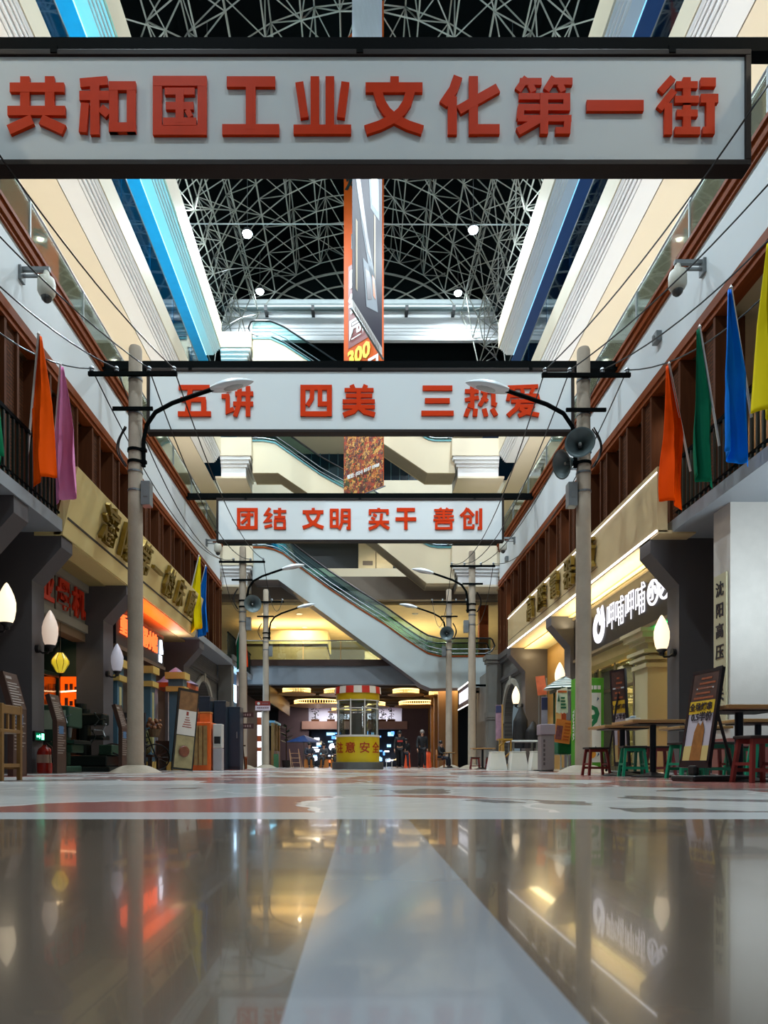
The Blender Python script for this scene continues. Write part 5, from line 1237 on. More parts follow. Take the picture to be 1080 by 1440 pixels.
def stool(x, Y, rgb, label, rz=0):
    t = thing('wooden_stool', label, 'stool', (x, Y, 0), rz, 'painted wooden stools')
    m = mat('stool_%d' % rgb[0], rgb, .4, var=.1, coat=.2); h = .44
    MB().box(-.17, .17, -.12, .12, h-.03, h).build('seat', mat('stool_seat', (50, 40, 38), .45), t, bevel=.008, world=False)
    for a in (-1, 1):
        for b in (-1, 1):
            q = MB(); x0, y0, x1, y1 = a*.17, b*.125, a*.125, b*.085; r = .019
            q.add([(x0-r,y0-r,0),(x0+r,y0-r,0),(x0+r,y0+r,0),(x0-r,y0+r,0),(x1-r,y1-r,h-.03),(x1+r,y1-r,h-.03),(x1+r,y1+r,h-.03),(x1-r,y1+r,h-.03)], [(3,2,1,0),(4,5,6,7),(0,1,5,4),(1,2,6,5),(2,3,7,6),(3,0,4,7)])
            q.build('leg', m, t, bevel=.004, world=False)
    for b in (-1, 1):
        MB().box(-.155, .155, b*.115-.012, b*.115+.012, .10, .135).build('stretcher', m, t, world=False)
        MB().box(-.13, .13, b*.09-.012, b*.09+.012, h-.075, h-.03).build('apron', m, t, world=False)
    MB().box(-.165, -.14, -.11, .11, .16, .19).box(.14, .165, -.11, .11, .16, .19).build('side_stretcher', m, t, world=False)
    return t
RED = (128, 44, 40); GRN = (22, 150, 112); DG = (18, 92, 70); PK = (146, 62, 66)
stool(3.72, 10.75, RED, 'dark red stool beside the lamp post footing', .1)
stool(3.98, 9.95, GRN, 'bright green stool under the table with the leaning poster', -.1)
stool(4.42, 10.05, PK, 'pinkish red stool under the table with the napkin box', .15)
stool(4.55, 11.1, DG, 'dark green stool behind the pinkish red stool', .2)
stool(3.98, 8.35, GRN, 'bright green stool behind the large poster board', .3)
stool(4.62, 8.9, RED, 'dark red stool between the two green stools behind the poster board', .1)
stool(4.3, 8.2, DG, 'dark green stool beside the strut of the large poster board', -.15)
stool(5.62, 10.1, GRN, 'bright green stool in front of the pink column foot', .1)
stool(3.74, 6.42, RED, 'dark red stool at the edge of view under the close table', .2)
stool(4.5, 7.55, GRN, 'bright green stool behind the dark red stool at the edge of view', -.2)
# leaning poster boards
def aboard(x, Y, yaw, H, Wd, lean, label, base=True):
    t = thing('poster_board', label, 'poster', (x, Y, 0), group='black framed poster boards')
    M = Matrix.Translation((x, Y, .14)) @ Matrix.Rotation(yaw, 4, 'Z') @ Matrix.Rotation(lean, 4, 'X')
    f = .035
    fr = MB().box(-Wd/2, Wd/2, 0, .035, 0, f*2, M).box(-Wd/2, Wd/2, 0, .035, H-f, H, M).box(-Wd/2, -Wd/2+f, 0, .035, f, H-f, M).box(Wd/2-f, Wd/2, 0, .035, f, H-f, M)
    fr.build('frame', mat('board_black', (20, 20, 28), .35), t)
    a, b = -Wd/2+f, Wd/2-f
    MB().box(a, b, .008, .02, f*2, H-f, M).build('sheet', mat('poster_lilac', (190, 184, 196), .5), t)
    MB().box(a, b, .003, .008, H*.68, H-f, M).build('picture', mat('poster_dark_food', (70, 46, 40), .5, var=.9, scale=9), t)
    MB().box(a, b, .003, .008, H*.55, H*.68, M).build('yellow_band', mat('poster_yellow', (214, 176, 40), .5), t)
    MB().box(a, b, .003, .008, f*2, H*.22, M).build('sand_band', mat('poster_sand', (206, 186, 120), .5), t)
    q = MB()
    for j in range(5): q.box(a+.05+.02*j, b-.04-.03*((j*2) % 3), 0, .003, H*(.70+.05*j), H*(.72+.05*j), M)
    q.build('skewer_rows', mat('skewer_rows', (150, 78, 44), .5, var=.6, scale=22), t)
    MB().prism([(-.07,H*.07),(.09,H*.07),(.08,H*.40),(.04,H*.46),(.0,H*.42),(-.05,H*.45),(-.07,H*.38)], -.002, .003).v
    q = MB(); q.prism([(-.08,H*.07),(.09,H*.07),(.09,H*.38),(.05,H*.47),(.02,H*.42),(-.02,H*.46),(-.06,H*.36)], 0, .003); q.v = [tuple(M @ Vector(p)) for p in q.v]
    q.build('skewer_picture', mat('skewers', (150, 96, 40), .5, var=.6, scale=16), t)
    q = MB(); q.box(-.12, .14, 0, .003, H*.80, H*.815, M)
    q.build('chopstick', lamp_white, t)
    q = MB(); put_text(q, '全场烤串', .088, (-.01, 0, H*.613), 'cam', .002, .015); put_text(q, '0.5半价', .10, (.02, 0, H*.51), 'cam', .002, .02); q.v = [tuple(M @ Vector(p)) for p in q.v]; q.build('lettering', mat('board_ink', (34, 28, 40), .5), t)
    M2 = Matrix.Translation((x, Y, 0)) @ Matrix.Rotation(yaw, 4, 'Z')
    MB().tube([M @ Vector((0, .05, H*.86)), M2 @ Vector((0, .46 if lean < 0 else -.3, .06))], .016, 8).build('strut', mat('board_black', (20, 20, 28), .35), t)
    MB().box(-Wd*.42, Wd*.42, -.12, .52, 0, .06, M2).box(-.06, .06, -.02, .04, .06, .16, M2).build('foot', rubber, t, bevel=.02)
aboard(3.34, 6.85, -1.42, 1.0, .46, -.16, 'large black framed poster board standing before the dining tables')
aboard(4.2, 10.95, -1.25, 1.55, .36, .06, 'tall narrow poster board leaning behind the dining table near the lamp post')
# vertical name board on the stone column
t = thing('name_board', 'cream vertical board reading 沈阳高压开关厂 on the stone column', 'sign', (6.33, 11.98, .8))
MB().box(6.31, 6.345, 11.76, 12.17, .78, 3.5).build('board', mat('board_cream', (188, 182, 150), .5), t, bevel=.006)
for k, ch in enumerate('沈阳高压开关厂'):
    c = MB(); put_text(c, ch, .27, (6.305, 11.96, 3.22-k*.365), 'right', .004, .018); c.build('character', mat('board_ink', (34, 28, 40), .5), t)
# small table with red stools by the far lamp post
table(4.35, 24.2, 'small wooden table beside the far lamp post, with two red stools', .8, .6)
stool(4.2, 24.9, RED, 'dark red stool beside the far lamp post')
stool(4.75, 24.8, RED, 'dark red stool at the far small table')
# ================================================================ round kiosk
kx, ky = -.07, 24.0
t = thing('ticket_kiosk', 'round yellow kiosk reading 注意安全 under a red and white striped awning', 'kiosk', (kx, ky, 0))
yel = mat('kiosk_yellow', (204, 178, 16), .4, var=.05); kw = mat('kiosk_white', (206, 206, 200), .4)
MB().lathe([(.9,0),(.9,.24),(.86,.25)], (kx, ky, 0), 32).build('plinth', mat('kiosk_plinth', (80, 80, 80), .6), t)
MB().lathe([(.76,.24),(.76,1.12)], (kx, ky, 0), 40).build('drum', yel, t, smooth=True)
MB().lathe([(.78,1.12),(.78,1.17),(.7,1.17)], (kx, ky, 0), 40).build('sill', kw, t, smooth=True)
MB().lathe([(.755,2.4),(.76,2.42),(.76,2.64)], (kx, ky, 0), 40).build('fascia', yel, t, smooth=True)
m = MB(); n = 36
for k in range(n):
    m.cur = (k//2) % 2; a, b = 2*PI*k/n, 2*PI*(k+1)/n
    m.add([(kx+r*math.cos(q), ky+r*math.sin(q), z) for r, z in ((.82, 2.62), (.80, 2.86), (.1, 2.92)) for q in (a, b)], [(0,1,3,2),(2,3,5,4)])
m.build('awning', [mat('awning_red', (196, 40, 24), .5), mat('awning_white', (222, 218, 206), .5)], t)
fr = MB()
for ang in (-90-19, -90+19, -90-64, -90+64, 20, 90, 160):
    a = ang*PI/180; fr.box(kx+.74*math.cos(a)-.022, kx+.74*math.cos(a)+.022, ky+.74*math.sin(a)-.022, ky+.74*math.sin(a)+.022, 1.15, 2.42)
for z in (2.1, 2.38, 1.17): fr.tube([(kx+.745*math.cos(2*PI*k/40), ky+.745*math.sin(2*PI*k/40), z) for k in range(41)], .02, 6)
fr.build('window_frame', kw, t)
MB().lathe([(.735,1.17),(.735,2.4)], (kx, ky, 0), 40).build('glazing', glass, t, smooth=True)
MB().box(kx-.3, kx+.34, ky+.3, ky+.34, 1.15, 2.0).box(kx-.3, kx+.34, ky+.3, ky+.34, 2.12, 2.38).build('blind', mat('kiosk_blind', (146, 134, 128), .6), t)
for ch, ang in zip('注意安全', (-54, -19.5, 18, 54)):
    a = (ang-90)*PI/180; nn = (math.cos(a), math.sin(a), 0); uu = (-math.sin(a), math.cos(a), 0)
    c = MB(); put_text(c, ch, .40, (kx+.762*nn[0], ky+.762*nn[1], .72), (uu, nn), .004, .012); c.build('character', mat('kiosk_red', (160, 36, 10), .5), t)

# ================================================================ far hall on the ground floor
# slatted gold fringe and stalls
t = thing('slatted_canopy', 'golden slatted canopy edge above the far stalls', 'canopy', (-5.0, 42, 3.7))
c = MB()
for k in range(40): c.box(-4.95, -4.88, 37.2+k*.26, 37.34+k*.26, 3.55, 4.45)
c.build('slats', mat('slat_gold', (150, 112, 40), .4, .3), t); MB().box(-5.4, -4.9, 37.2, 47.6, 4.45, 4.55).build('beam', darkwood, t)
lamp('AREA', 'stall_glow', (-5.6, 40, 3.6), (.3, .75, 1), 60, size=.8, sy=6)
t = thing('market_stall', 'wooden stall with a pale blue top and green box behind the far lamp post', 'stall', (-5.3, 39.5, 0))
for y in (38.2, 39.6, 41.0): MB().box(-4.95, -4.8, y-.08, y+.08, 0, 2.5).build('post', mat('stall_wood', (150, 118, 60), .5), t)
MB().box(-5.6, -4.75, 38.1, 41.1, 2.5, 2.62).build('top', mat('stall_blue', (110, 170, 200), .4), t); MB().box(-5.5, -4.82, 38.3, 40.9, .1, .95).build('counter', mat('stall_brown', (96, 70, 46), .5), t)
MB().box(-4.8, -4.55, 38.0, 38.3, 0, .75).build('crate', mat('crate_green', (70, 130, 84), .5), t)
# mezzanine at the back
mz = mat('mezzanine_mauve', (168, 140, 150), .55)
struct('wall_far_mezzanine', MB().box(-4.4, 3.6, 51.8, 52.4, 2.85, 3.45), mz, 'mauve mezzanine edge at the back of the far hall')
struct('wall_far_mauve', MB().box(-6.2, -3.9, 52, 52.3, 0, 4.6).box(3.2, 5.6, 52, 52.3, 0, 4.6), mat('wall_mauve', (92, 80, 104), .6))
struct('wall_far_glow', MB().box(-4.4, 3.6, 55.6, 55.8, 3.45, 4.8), mat('wall_pale', (206, 206, 214), .6))
struct('slab_far_mezzanine', MB().box(-4.4, 3.6, 52.4, 56, 3.3, 3.45), mz)
lamp('AREA', 'mezzanine_light', (-.4, 54, 4.7), (.9, .94, 1), 260, size=7, sy=1.5)
random.seed(21)
pl = mat('plant_dark', (30, 44, 30), .6, var=.4, scale=6)
for k, x in enumerate((-3.4, -2.2, -1.0, .9, 1.7, 2.4)):
    t = thing('mezzanine_plant', 'dark leafy plant along the edge of the far mezzanine', 'plant', (x, 52.1, 3.45), group='plants along the far mezzanine')
    m = MB()
    for j in range(46):
        a = random.uniform(0, 2*PI); r = random.uniform(.05, .42); z = 3.6+random.uniform(0, .75)
        p = Vector((x+r*math.cos(a)*.8, 52.1+.2*r*math.sin(a)-.1, z)); d = Vector((random.uniform(-.1,.1), -.03, random.uniform(-.05,.16)))
        s_ = Vector((.05, 0, .02)); m.add([p, p+d*.5+s_, p+d, p+d*.5-s_], [(0,1,2,3)])
    m.build('leaves', pl, t); MB().cyl((x, 52.1, 3.45), (x, 52.1, 4.1), .03).build('stem', darkwood, t); MB().box(x-.3, x+.3, 52.0, 52.2, 3.45, 3.62).build('trough', mat('trough_brown', (90, 50, 36), .6), t)
# displays of the shop under the mezzanine
t = thing('shop_display', 'bright bluish shop display under the far mezzanine, beside the kiosk', 'display', (-2, 53, 0))
MB().box(-3.9, 3.2, 54.6, 54.8, 0, 2.85).build('rear_panel', mat('display_navy', (26, 38, 54), .5), t)
random.seed(9)
sc = [emat('screen_%d' % i, c, 2.2) for i, c in enumerate(((150, 210, 255), (235, 240, 255), (90, 150, 230), (255, 214, 150), (240, 110, 60)))]
for k in range(98):
    x = random.uniform(-3.8, 2.9); z = random.uniform(.3, 2.6); w = random.uniform(.12, .5); h = random.uniform(.08, .32)
    MB().box(x, x+w, 54.0+.008*k, 54.006+.008*k, z, z+h).build('light_panel', sc[(k*7) % 5 if k % 4 == 0 else k % 3], t)
MB().cyl((-2.15, 54.2, 1.55), (-2.15, 54.16, 1.55), .3, n=20).build('round_lamp', sc[1], t)
# ring chandeliers
gold_e = emat('chandelier_glow', (255, 206, 120), 2.2)
for k, (x, Y, z, r) in enumerate(((-3.7, 40, 4.55, .8), (-1.3, 40.5, 4.55, .8), (2.7, 40, 4.5, .75), (4.75, 40.8, 4.5, .6), (-2.8, 45, 4.3, 1.5), (.6, 46.2, 4.3, 1.1), (3.8, 45, 4.25, 1.2), (-.6, 49.2, 4.2, 1.4))):
    t = thing('ring_chandelier', 'golden ring chandelier with glass drops on the far hall ceiling', 'chandelier', (x, Y, z), group='golden ring chandeliers')
    MB().lathe([(r-.28,-.26),(r+.3,-.28),(r+.32,-.24),(r-.28,-.22)], (x, Y, z), 40).build('ring', mat('ring_gold', (190, 140, 60), .35, .5), t)
    MB().tube([(x+r*math.cos(2*PI*q/40), Y+r*math.sin(2*PI*q/40), z+.03) for q in range(41)], .035, 6).build('light_tube', emat('chandelier_tube', (255, 214, 140), 3), t)
    c = MB()
    for q in range(54): a = 2*PI*q/54; c.lathe([(.008,-.2),(.022,-.14),(.02,-.03),(.008,0)], (x+r*math.cos(a), Y+r*math.sin(a), z), 6)
    c.build('glass_fringe', gold_e, t)  # hanging glass drops, all in one mesh
    m = MB()
    for q in range(3): a = 2*PI*q/3; m.cyl((x+r*math.cos(a), Y+r*math.sin(a), z), (x, Y, 4.8), .008, n=4)
    m.build('hanger', black, t)
for x, Y in ((-3, 42), (3, 42), (0, 47), (-3, 50), (4.8, 37.5)): lamp('AREA', 'chandelier_light', (x, Y, 4.45), (1, .82, .55), 110, size=1.8)
for k in range(7):
    Y = 38.5+k*2.2; struct('beam_far_%d' % k, MB().box(-8, 8, Y, Y+.18, 4.5, 4.78), mat('beam_brown', (62, 48, 34), .5))
# wooden shop fronts deep on the hotpot side, and glowing signs
wg = mat('column_brown_gold', (134, 92, 46), .5)
for k, (Y, w) in enumerate(((37.6, .5), (41.0, .4), (44.0, .4))): struct('pillar_far_%d' % k, MB().box(4.35+.12*k, 5.2, Y, Y+w, 0, 4.5), wg)
struct('wall_far_right_shops', MB().box(5.2, 5.4, 37.6, 52, 0, 4.5), mat('far_shop_gold', (150, 112, 60), .5))
struct('wall_far_left_shops', MB().box(-7.2, -7.0, 36.6, 52, 0, 4.5), mat('far_shop_brown', (90, 66, 44), .6))
struct('pillar_far_wood', MB().box(-6.0, -5.55, 33.2, 33.7, 0, 4.67), mat('pillar_wood_dark', (74, 44, 30), .5))
t = thing('illuminated_sign', 'small glowing white sign on a purple board beside the far lamp post', 'sign', (5.2, 34, 3.2))
MB().box(5.3, 6.5, 35.5, 35.6, 3.9, 4.0).box(5.3, 6.5, 32.6, 32.7, 3.9, 4.0).build('bracket', blacksteel, t)
MB().box(5.2, 5.32, 32.3, 36.0, 3.05, 4.1).build('board', mat('sign_purple', (70, 56, 70), .5), t)
for k in range(5):
    y = 32.6+k*.64
    MB().box(5.17, 5.2, y, y+.07, 3.3, 3.86).box(5.17, 5.2, y+.34, y+.41, 3.3, 3.86).box(5.17, 5.2, y+.07, y+.34, 3.76, 3.86).box(5.17, 5.2, y+.07, y+.34, 3.5, 3.57).build('light_bars', sw, t)
MB().box(5.17, 5.2, 32.3, 36.0, 4.08, 4.13).box(5.17, 5.2, 32.3, 36.0, 3.02, 3.06).build('light_line', emat('line_white', (255, 250, 240), 3), t)
t = thing('illuminated_sign', 'glowing bluish white window sign behind the second lamp post', 'sign', (-6.2, 33.5, 3.1))
MB().box(-6.3, -6.2, 31.7, 35.6, 3.0, 4.67).build('board', mat('sign_blue_dark', (24, 44, 66), .5), t)
c = MB()
for k in range(4): c.box(-6.2, -6.17, 31.9+k*.9, 32.55+k*.9, 3.25, 4.1)
c.build('window_light', emat('window_blue_white', (190, 226, 255), 5), t)
lamp('AREA', 'sign_glow', (-6.0, 33.6, 4.0), (.5, .8, 1), 40, (PI, 0, 0), .3, 3)
t = thing('light_column', 'slim bright white light box with orange pictures at the far lamp post', 'light box', (-5.15, 35.3, 0))
MB().box(-5.28, -5.08, 35.2, 35.5, 0, 2.85).build('body', emat('light_box', (240, 236, 250), 3), t)
for z, h in ((2.2, .4), (1.35, .3), (.85, .2)): MB().box(-5.29, -5.07, 35.19, 35.2, z, z+h).build('picture', mat('picture_orange', (190, 84, 40), .5), t)
MB().box(-5.08, -5.03, 35.18, 35.5, 0, 2.9).build('edge', kw, t)
t = thing('pole_notice', 'red and white notice board on the far lamp post', 'sign', (-4.95, 34.3, 2.9))
MB().box(-5.25, -4.5, 34.26, 34.3, 3.12, 3.35).build('header', mat('notice_red', (130, 36, 24), .5), t); MB().box(-5.25, -4.5, 34.26, 34.3, 2.88, 3.12).build('panel', mat('notice_pale', (200, 186, 196), .5), t)
c = MB().cyl((-5.08, 34.26, 3.23), (-5.08, 34.25, 3.23), .07, n=14); c.build('emblem', kw, t)
c = MB()
for k in range(4): c.box(-4.9+.08*k, -4.85+.08*k, 34.25, 34.26, 3.2, 3.27)
for k in range(6): c.box(-5.15+.1*k, -5.08+.1*k, 34.25, 34.26, 2.98, 3.05)
c.build('lettering', mat('notice_text', (120, 90, 96), .5), t)
t = thing('parasol', 'blue parasol open over the far seats', 'parasol', (-3.6, 44, 0))
MB().lathe([(1.25,1.6),(.6,1.85),(.03,2.05)], (-3.6, 44, 0), 10).build('cloth', mat('parasol_blue', (20, 60, 130), .5), t, solid=.01); MB().cyl((-3.6, 44, 0), (-3.6, 44, 2.1), .025).build('pole', steel, t)
t = thing('display_ladder', 'pale folding ladder with menu sheets in front of the far seats', 'ladder', (-3.4, 36.6, 0))
for a, b in (((-3.65, 36.3, 0), (-3.78, 36.6, 1.0)), ((-3.15, 36.3, 0), (-3.3, 36.6, 1.0)), ((-3.6, 36.9, 0), (-3.78, 36.6, 1.0)), ((-3.1, 36.9, 0), (-3.3, 36.6, 1.0))): MB().cyl(a, b, .022, n=6).build('rail', mat('ladder_wood', (170, 130, 100), .5), t)
for k in range(3): MB().box(-3.7, -3.2, 36.4+.07*k, 36.46+.07*k, .25+.25*k, .28+.25*k).build('rung', mat('ladder_wood', (170, 130, 100), .5), t)
t = thing('potted_plant', 'dark broad leaved plant in a black pot beside the far stall', 'plant', (-4.05, 37.6, 0))
m = MB(); random.seed(2)
for k in range(16):
    a = k*2.4; z = 1.3+.06*k; L = .5
    p = Vector((-4.05, 37.6, z)); d = Vector((math.cos(a)*L, math.sin(a)*L, .18)); sd = Vector((-math.sin(a), math.cos(a), 0))*.11
    m.add([p, p+d*.5+sd, p+d, p+d*.5-sd], [(0,1,2,3)])
m.build('leaves', pl, t); MB().cyl((-4.05, 37.6, .3), (-4.05, 37.6, 2.2), .03).build('stem', darkwood, t); MB().lathe([(.2,0),(.26,.4),(.22,.4)], (-4.05, 37.6, 0), 14).build('pot', black, t)
t = thing('white_stool', 'white metal stool beside the kiosk plinth', 'stool', (1.42, 33, 0))
MB().box(1.27, 1.57, 32.85, 33.15, .42, .46).build('seat', kw, t)
for x in (1.29, 1.55):
    for y in (32.87, 33.13): MB().cyl((x, y, 0), (x, y, .42), .015, n=6).build('leg', kw, t)
for k, (x, Y, lab) in enumerate(((2.35, 33.8, 'glowing orange seat between the walking people'), (3.35, 34.2, 'glowing orange seat beside the person in the long coat'), (3.55, 35.4, 'orange seat beside the seated person'))):
    t = thing('cone_seat', lab, 'seat', (x, Y, 0), group='orange seats in the far hall')
    MB().lathe([(.17,0),(.17,.1),(.12,.55),(.14,.75),(.12,.78)], (x, Y, 0), 14).build('body', mat('seat_orange', (226, 84, 40), .4), t, smooth=True); MB().cyl((x, Y, .78), (x, Y, .82), .13, n=14).build('cushion', mat('seat_red', (190, 50, 30), .5), t)
for k, (x, lab) in enumerate(((-2.6, 'orange wooden seat under the person beside the parasol'), (-1.85, 'orange wooden seat under the person with arms folded'), (-1.25, 'orange wooden seat under the person beside the kiosk'))):
    t = thing('box_seat', lab, 'seat', (x, 35.2, 0), group='orange wooden seats')
    MB().box(x-.25, x+.25, 34.95, 35.4, 0, .4).build('body', mat('seat_wood', (176, 104, 40), .5), t, bevel=.01); MB().box(x-.26, x+.26, 34.94, 35.41, .4, .44).build('seat', mat('seat_wood_top', (150, 90, 40), .5), t)
t = thing('wooden_chair', 'pale wooden chair under the person sitting beside the far lamp post', 'chair', (3.95, 33.4, 0))
for x in (3.75, 4.12):
    for y in (33.2, 33.6): MB().box(x-.02, x+.02, y-.02, y+.02, 0, .9 if x < 3.9 else .42).build('leg', mat('seat_wood', (176, 104, 40), .5), t)
MB().box(3.73, 4.14, 33.18, 33.62, .42, .46).build('seat', mat('seat_wood', (176, 104, 40), .5), t); MB().box(3.74, 3.77, 33.2, 33.6, .65, .9).build('backrest', mat('chair_pale', (190, 160, 110), .5), t)
table(4.25, 32.5, 'small wooden table in front of the person sitting by the far lamp post', .5, .5)

# ================================================================ people
skin_m = mat('skin', (176, 130, 106), .5); hair_m = mat('hair_black', (20, 17, 17), .5)
def skinmesh(name, V, E, m, parent, lv=1):
    names = list(V); me = bpy.data.meshes.new(name)
    off = Vector(parent.location)
    me.from_pydata([tuple(Vector(V[k][:3])-off) for k in names], [(names.index(a), names.index(b)) for a, b in E], [])
    o = bpy.data.objects.new(name, me); COL.objects.link(o)
    md = o.modifiers.new('skin', 'SKIN'); md.use_smooth_shade = True
    for i, k in enumerate(names):
        sv = me.skin_vertices[0].data[i]; r = V[k][3]; sv.radius = (r, V[k][4] if len(V[k]) > 4 else r); sv.use_root = (i == 0)
    ss = o.modifiers.new('smooth', 'SUBSURF'); ss.levels = lv; ss.render_levels = lv
    bpy.context.view_layer.update()
    dg = bpy.context.evaluated_depsgraph_get()
    m2 = bpy.data.meshes.new_from_object(o.evaluated_get(dg)); bpy.data.objects.remove(o); bpy.data.meshes.remove(me)
    m2.materials.clear(); m2.materials.append(m); m2.polygons.foreach_set('use_smooth', [True]*len(m2.polygons))
    o = bpy.data.objects.new(name, m2); COL.objects.link(o); o.parent = parent
    return o
def person(x, Y, h, face, label, top_m, leg_m, pose='stand', coat_len=0, hat=None):
    # face = heading angle about Z (0 looks towards the camera, -y)
    t = thing('person', label, 'person', (x, Y, 0)); k = h/1.72
    R_ = Matrix.Rotation(face, 3, 'Z')
    def P(a, b, c, r, r2=None):
        q = R_ @ Vector((a*k, -b*k, 0)); z = c*k
        return (x+q.x, Y+q.y, z, r*k)+((r2*k,) if r2 else ())
    sit = pose == 'sit'; dz = -.40 if sit else 0
    J = {'pelvis': P(0,0,.95+dz,.13,.10), 'belly': P(0,.01,1.08+dz,.125,.09), 'chest': P(0,.0,1.30+dz,.145,.10), 'neck': P(0,.01,1.46+dz,.05), 'chin': P(0,.03,1.53+dz,.06,.07), 'skull': P(0,.02,1.63+dz,.075,.09)}
    E = [('pelvis','belly'),('belly','chest'),('chest','neck'),('neck','chin'),('chin','skull')]
    for s, n in ((-1,'l'),(1,'r')):
        sw_ = .12*s if pose == 'walk' else 0
        J[n+'sh'] = P(s*.18,0,1.40+dz,.055)
        if sit: J[n+'el'] = P(s*.24,.10,1.14+dz,.042); J[n+'wr'] = P(s*.12,.32,1.10+dz,.028); J[n+'pm'] = P(s*.07,.38,1.11+dz,.03,.018)
        else: J[n+'el'] = P(s*.24,-sw_*.6-.02,1.12,.042); J[n+'wr'] = P(s*.26,-sw_*1.2+.06,.88,.028); J[n+'pm'] = P(s*.26,-sw_*1.3+.08,.81,.03,.018)
        E += [('chest',n+'sh'),(n+'sh',n+'el'),(n+'el',n+'wr'),(n+'wr',n+'pm')]
        pmv = J[n+'pm']
        for f in range(5):
            if sit: a, b = (s*(.045-.0+f*.0), .0), 0
            base = (f-2)*.014
            if sit:
                J[n+'f%d' % f] = P(s*.07-base*0+.0, .40+.035*(0 if f == 0 else 1), 1.11+dz+base, .0085); J[n+'g%d' % f] = P(s*.03, .40+.03*(0 if f == 0 else 1)+.012*(2-abs(f-2)), 1.095+dz+base, .0075)
            else:
                J[n+'f%d' % f] = P(s*.26-s*.004*f, -sw_*1.35+.085+base*1.2+(.03 if f == 4 else 0), .76 if f < 4 else .80, .0085); J[n+'g%d' % f] = P(s*.25-s*.006*f, -sw_*1.35+.095+base+(.05 if f == 4 else 0), .72-.008*(2-abs(f-1)) if f < 4 else .765, .0075)
            E += [(n+'pm',n+'f%d' % f),(n+'f%d' % f,n+'g%d' % f)]
        if sit: J[n+'hp'] = P(s*.09,.04,.90+dz,.085); J[n+'kn'] = P(s*.12,.44,.89+dz,.06); J[n+'an'] = P(s*.12,.46,.09,.042); J[n+'to'] = P(s*.13,.60,.04,.035)
        else: J[n+'hp'] = P(s*.09,0,.88,.085); J[n+'kn'] = P(s*.10,sw_*.9+.03,.50,.058); J[n+'an'] = P(s*.10,sw_*1.7-.02,.09,.042); J[n+'to'] = P(s*.11,sw_*1.7+.13,.04,.035)
        E += [('pelvis',n+'hp'),(n+'hp',n+'kn'),(n+'kn',n+'an'),(n+'an',n+'to')]
    skinmesh('body', J, E, skin_m, t, 1)
    def sub(keys, g, edges):
        return {q: J[q][:3]+tuple(v+g*k for v in J[q][3:]) for q in keys}, edges
    V, E2 = sub(['chest','belly','pelvis','lsh','lel','lwr','rsh','rel','rwr'], .022, [('chest','belly'),('belly','pelvis'),('chest','lsh'),('lsh','lel'),('lel','lwr'),('chest','rsh'),('rsh','rel'),('rel','rwr')])
    V['collar'] = J['neck'][:3]+(.07*k,); E2 = E2+[('chest','collar')]
    if coat_len: V['hem'] = P(0,0,.95-coat_len,.19,.15); E2.append(('pelvis','hem'))
    skinmesh('jacket', V, E2, top_m, t, 1)
    V, E2 = sub(['pelvis','lhp','lkn','lan','rhp','rkn','ran'], .018, [('pelvis','lhp'),('lhp','lkn'),('lkn','lan'),('pelvis','rhp'),('rhp','rkn'),('rkn','ran')])
    skinmesh('trousers', V, E2, leg_m, t, 1)
    for n in 'lr':
        V, E2 = sub([n+'an', n+'to'], .014, [(n+'an', n+'to')]); skinmesh('shoe', V, E2, black, t, 1)
    sk = J['skull']; fx_ = R_ @ Vector((0,-1,0)); q = MB()
    Mh = Matrix.Translation(Vector(sk[:3])-fx_*.022*k+Vector((0,0,.035*k)))
    q.ball((0,0,0), 1, 14, 9); q.v = [tuple(Mh @ Vector((p[0]*.098*k, p[1]*.105*k, p[2]*.10*k if p[2] > 0 else p[2]*.11*k))) for p in q.v]
    q.build('hair', hat or hair_m, t, smooth=True)
    c0 = Vector(J['skull'][:3]); rt = R_ @ Vector((1,0,0)); f = MB()
    for s in (-1, 1): f.ball(tuple(c0+fx_*.092*k+rt*s*.032*k-Vector((0,0,.02*k))), .011*k, 8, 5)
    f.build('eyes', black, t)
    f = MB().ball(tuple(c0+fx_*.10*k-Vector((0,0,.05*k))), .016*k, 8, 5, (.8, 1, 1.4))
    for s in (-1, 1): f.ball(tuple(c0+rt*s*.085*k-Vector((0,0,.04*k))-fx_*.01), .022*k, 8, 5, (.5, 1, 1.3))
    f.build('nose_and_ears', skin_m, t, smooth=True)
    MB().ball(tuple(c0+fx_*.092*k-Vector((0,0,.085*k))), .018*k, 8, 5, (1.3, .5, .4)).build('mouth', mat('lips', (140, 80, 74), .5), t)
    return t, J, P
pb = mat('cloth_black', (16, 17, 22), .7); pn = mat('cloth_navy', (22, 28, 44), .7); pg = mat('cloth_grey', (52, 50, 54), .7)
t, J, P = person(1.87, 32, 1.72, 0, 'person in black walking, with a red mark on the chest and a dark bag', pb, pb, 'walk')
MB().box(1.75, 2.0, 31.84, 31.855, 1.22, 1.30).build('chest_print', mat('print_red', (190, 50, 40), .6), t)
person(2.18, 32.4, 1.38, .15, 'shorter person in dark clothes walking beside the person with the red chest mark', pb, pn, 'walk')
person(2.92, 32.0, 1.76, .1, 'person in a long black coat and pale cap walking alone', pb, pb, 'walk', .36, mat('cap_pale', (150, 140, 132), .6))
b = thing('carrier_bag', 'dark bag carried by the person with the red chest mark', 'bag', (1.5, 31.9, .42))
MB().prism([(1.44,.42),(1.66,.42),(1.64,.70),(1.47,.70)], 31.84, 31.96).build('body', pn, b, bevel=.015); MB().tube([(1.49,31.9,.70),(1.53,31.9,.80),(1.6,31.9,.80),(1.62,31.9,.70)], .008, 5).build('handle', pn, b)
person(3.95, 33.4, 1.70, .9, 'person in a black top sitting on a chair beside the far lamp post', pb, pn, 'sit')
person(-2.6, 35.2, 1.68, .3, 'person in dark clothes sitting beside the blue parasol', pn, pb, 'sit')
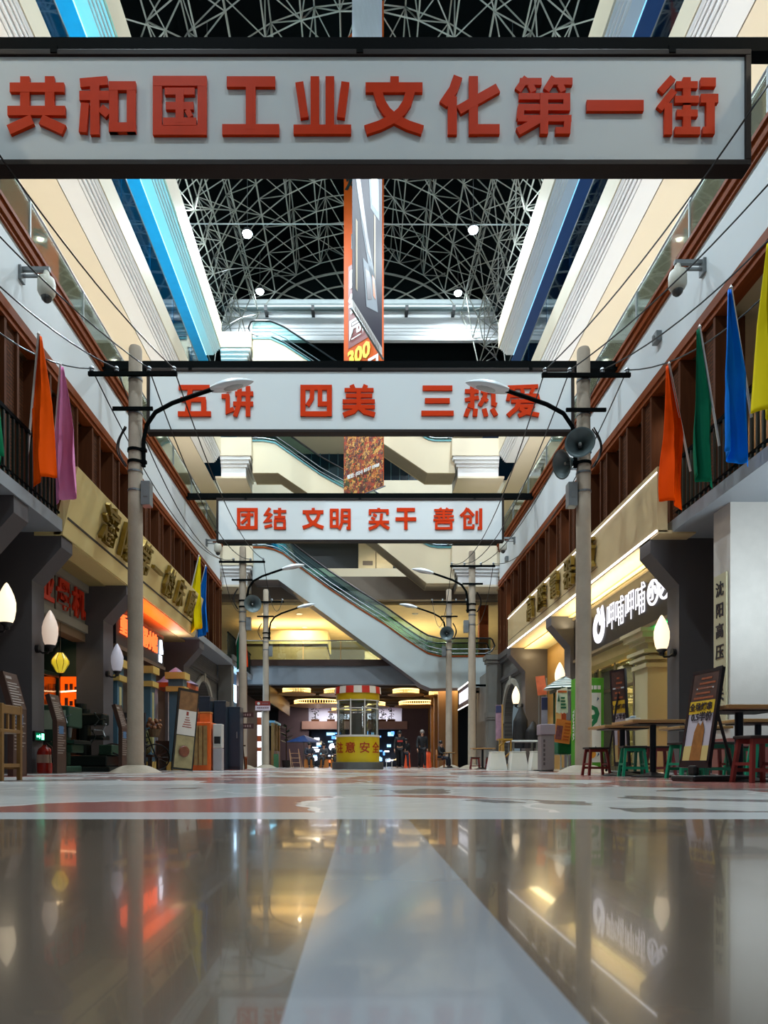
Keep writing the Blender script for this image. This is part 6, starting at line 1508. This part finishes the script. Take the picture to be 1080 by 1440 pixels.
person(-1.85, 35.2, 1.62, -.3, 'person in dark grey sitting between two others in the far hall', pg, pb, 'sit')
person(-1.25, 35.2, 1.66, .2, 'person in black sitting beside the kiosk', pb, pb, 'sit')

# ================================================================ second and third floor shops at the far end
t = thing('shop_unit', 'beige boxed shop unit with a lit cove behind the bridge', 'shop', (-4.6, 42, 5.1))
MB().box(-7.0, -2.0, 41.0, 45, 5.1, 7.3).build('body', mat('unit_beige', (160, 140, 100), .55, var=.15, scale=1.2), t); MB().box(-7.0, -1.9, 40.9, 45, 7.4, 8.2).build('cove', mat('unit_cove', (232, 210, 150), .6), t); MB().box(-7.05, -1.95, 40.95, 45, 7.3, 7.4).build('trim', darkwood, t)
lamp('AREA', 'cove_lamp', (-4.4, 42.5, 8.3), (1, .82, .5), 130, (PI, 0, 0), 4.5, 2)
lamp('AREA', 'cove_lamp', (2.0, 44, 5.3), (1, .82, .5), 400, (PI, 0, 0), 7, 2)
for k, x in enumerate((-5.5, -3.5, -1.2, 1.0, 3.2, 5.2)):
    for Y in (39.5, 43.5):
        t = thing('downlight', 'round recessed downlight in the cream ceiling behind the bridge', 'lamp', (x, Y, 8.9), group='downlights behind the bridge')
        MB().lathe([(.14,-.03),(.18,-.03),(.18,.0),(.14,.0)], (x, Y, 8.9), 12).build('ring', lamp_white, t); MB().cyl((x, Y, 8.885), (x, Y, 8.9), .13, n=12).build('diffuser', emat('downlight_glow2', (255, 240, 214), 18), t)
    if k % 2: lamp('SPOT', 'downlight', (x, 39.7, 8.86), (1, .8, .5), 800, size=.06, spot=2.8)
t = thing('bridge_railing', 'glass railing on the bridge in front of the cream shops', 'railing', (0, 36.45, 5.75))
for k in range(4): MB().box(-7.0+k*2.0, -5.05+k*2.0, 36.44, 36.46, 5.75, 6.75).build('glass_pane', glass, t)
MB().cyl((-7.1, 36.45, 6.78), (1.0, 36.45, 6.78), .03).build('handrail', steel, t)
struct('pillar_far_second', MB().box(6.55, 7.05, 37.4, 37.9, 5.1, 8.9), trimwood)
t = thing('white_cabinet', 'white double door cabinet seen under the escalator on the bridge level', 'cabinet', (1.4, 42, 5.1))
MB().box(.3, 2.6, 42, 42.6, 5.1, 7.1).build('body', mat('cabinet_white', (210, 196, 160), .5), t); MB().box(1.44, 1.46, 41.98, 42, 5.1, 7.1).build('gap', darkwood, t)
t = thing('white_doors', 'white utility doors on the third floor above the far parapet', 'door', (1.0, 47.5, 12.0))
MB().box(-.1, 1.1, 47.4, 47.6, 12.0, 15.6).build('door', mat('cabinet_white', (210, 196, 160), .5), t); MB().box(1.15, 2.3, 47.4, 47.6, 12.0, 15.6).build('door', mat('cabinet_white', (210, 196, 160), .5), t)
MB().box(.2, .9, 47.38, 47.4, 14.0, 14.3).build('plate', mat('plate_grey', (110, 100, 90), .5), t)
lamp('SPOT', 'utility_light', (1.5, 45.5, 15.8), (1, .85, .6), 200, size=.2, spot=2.4)
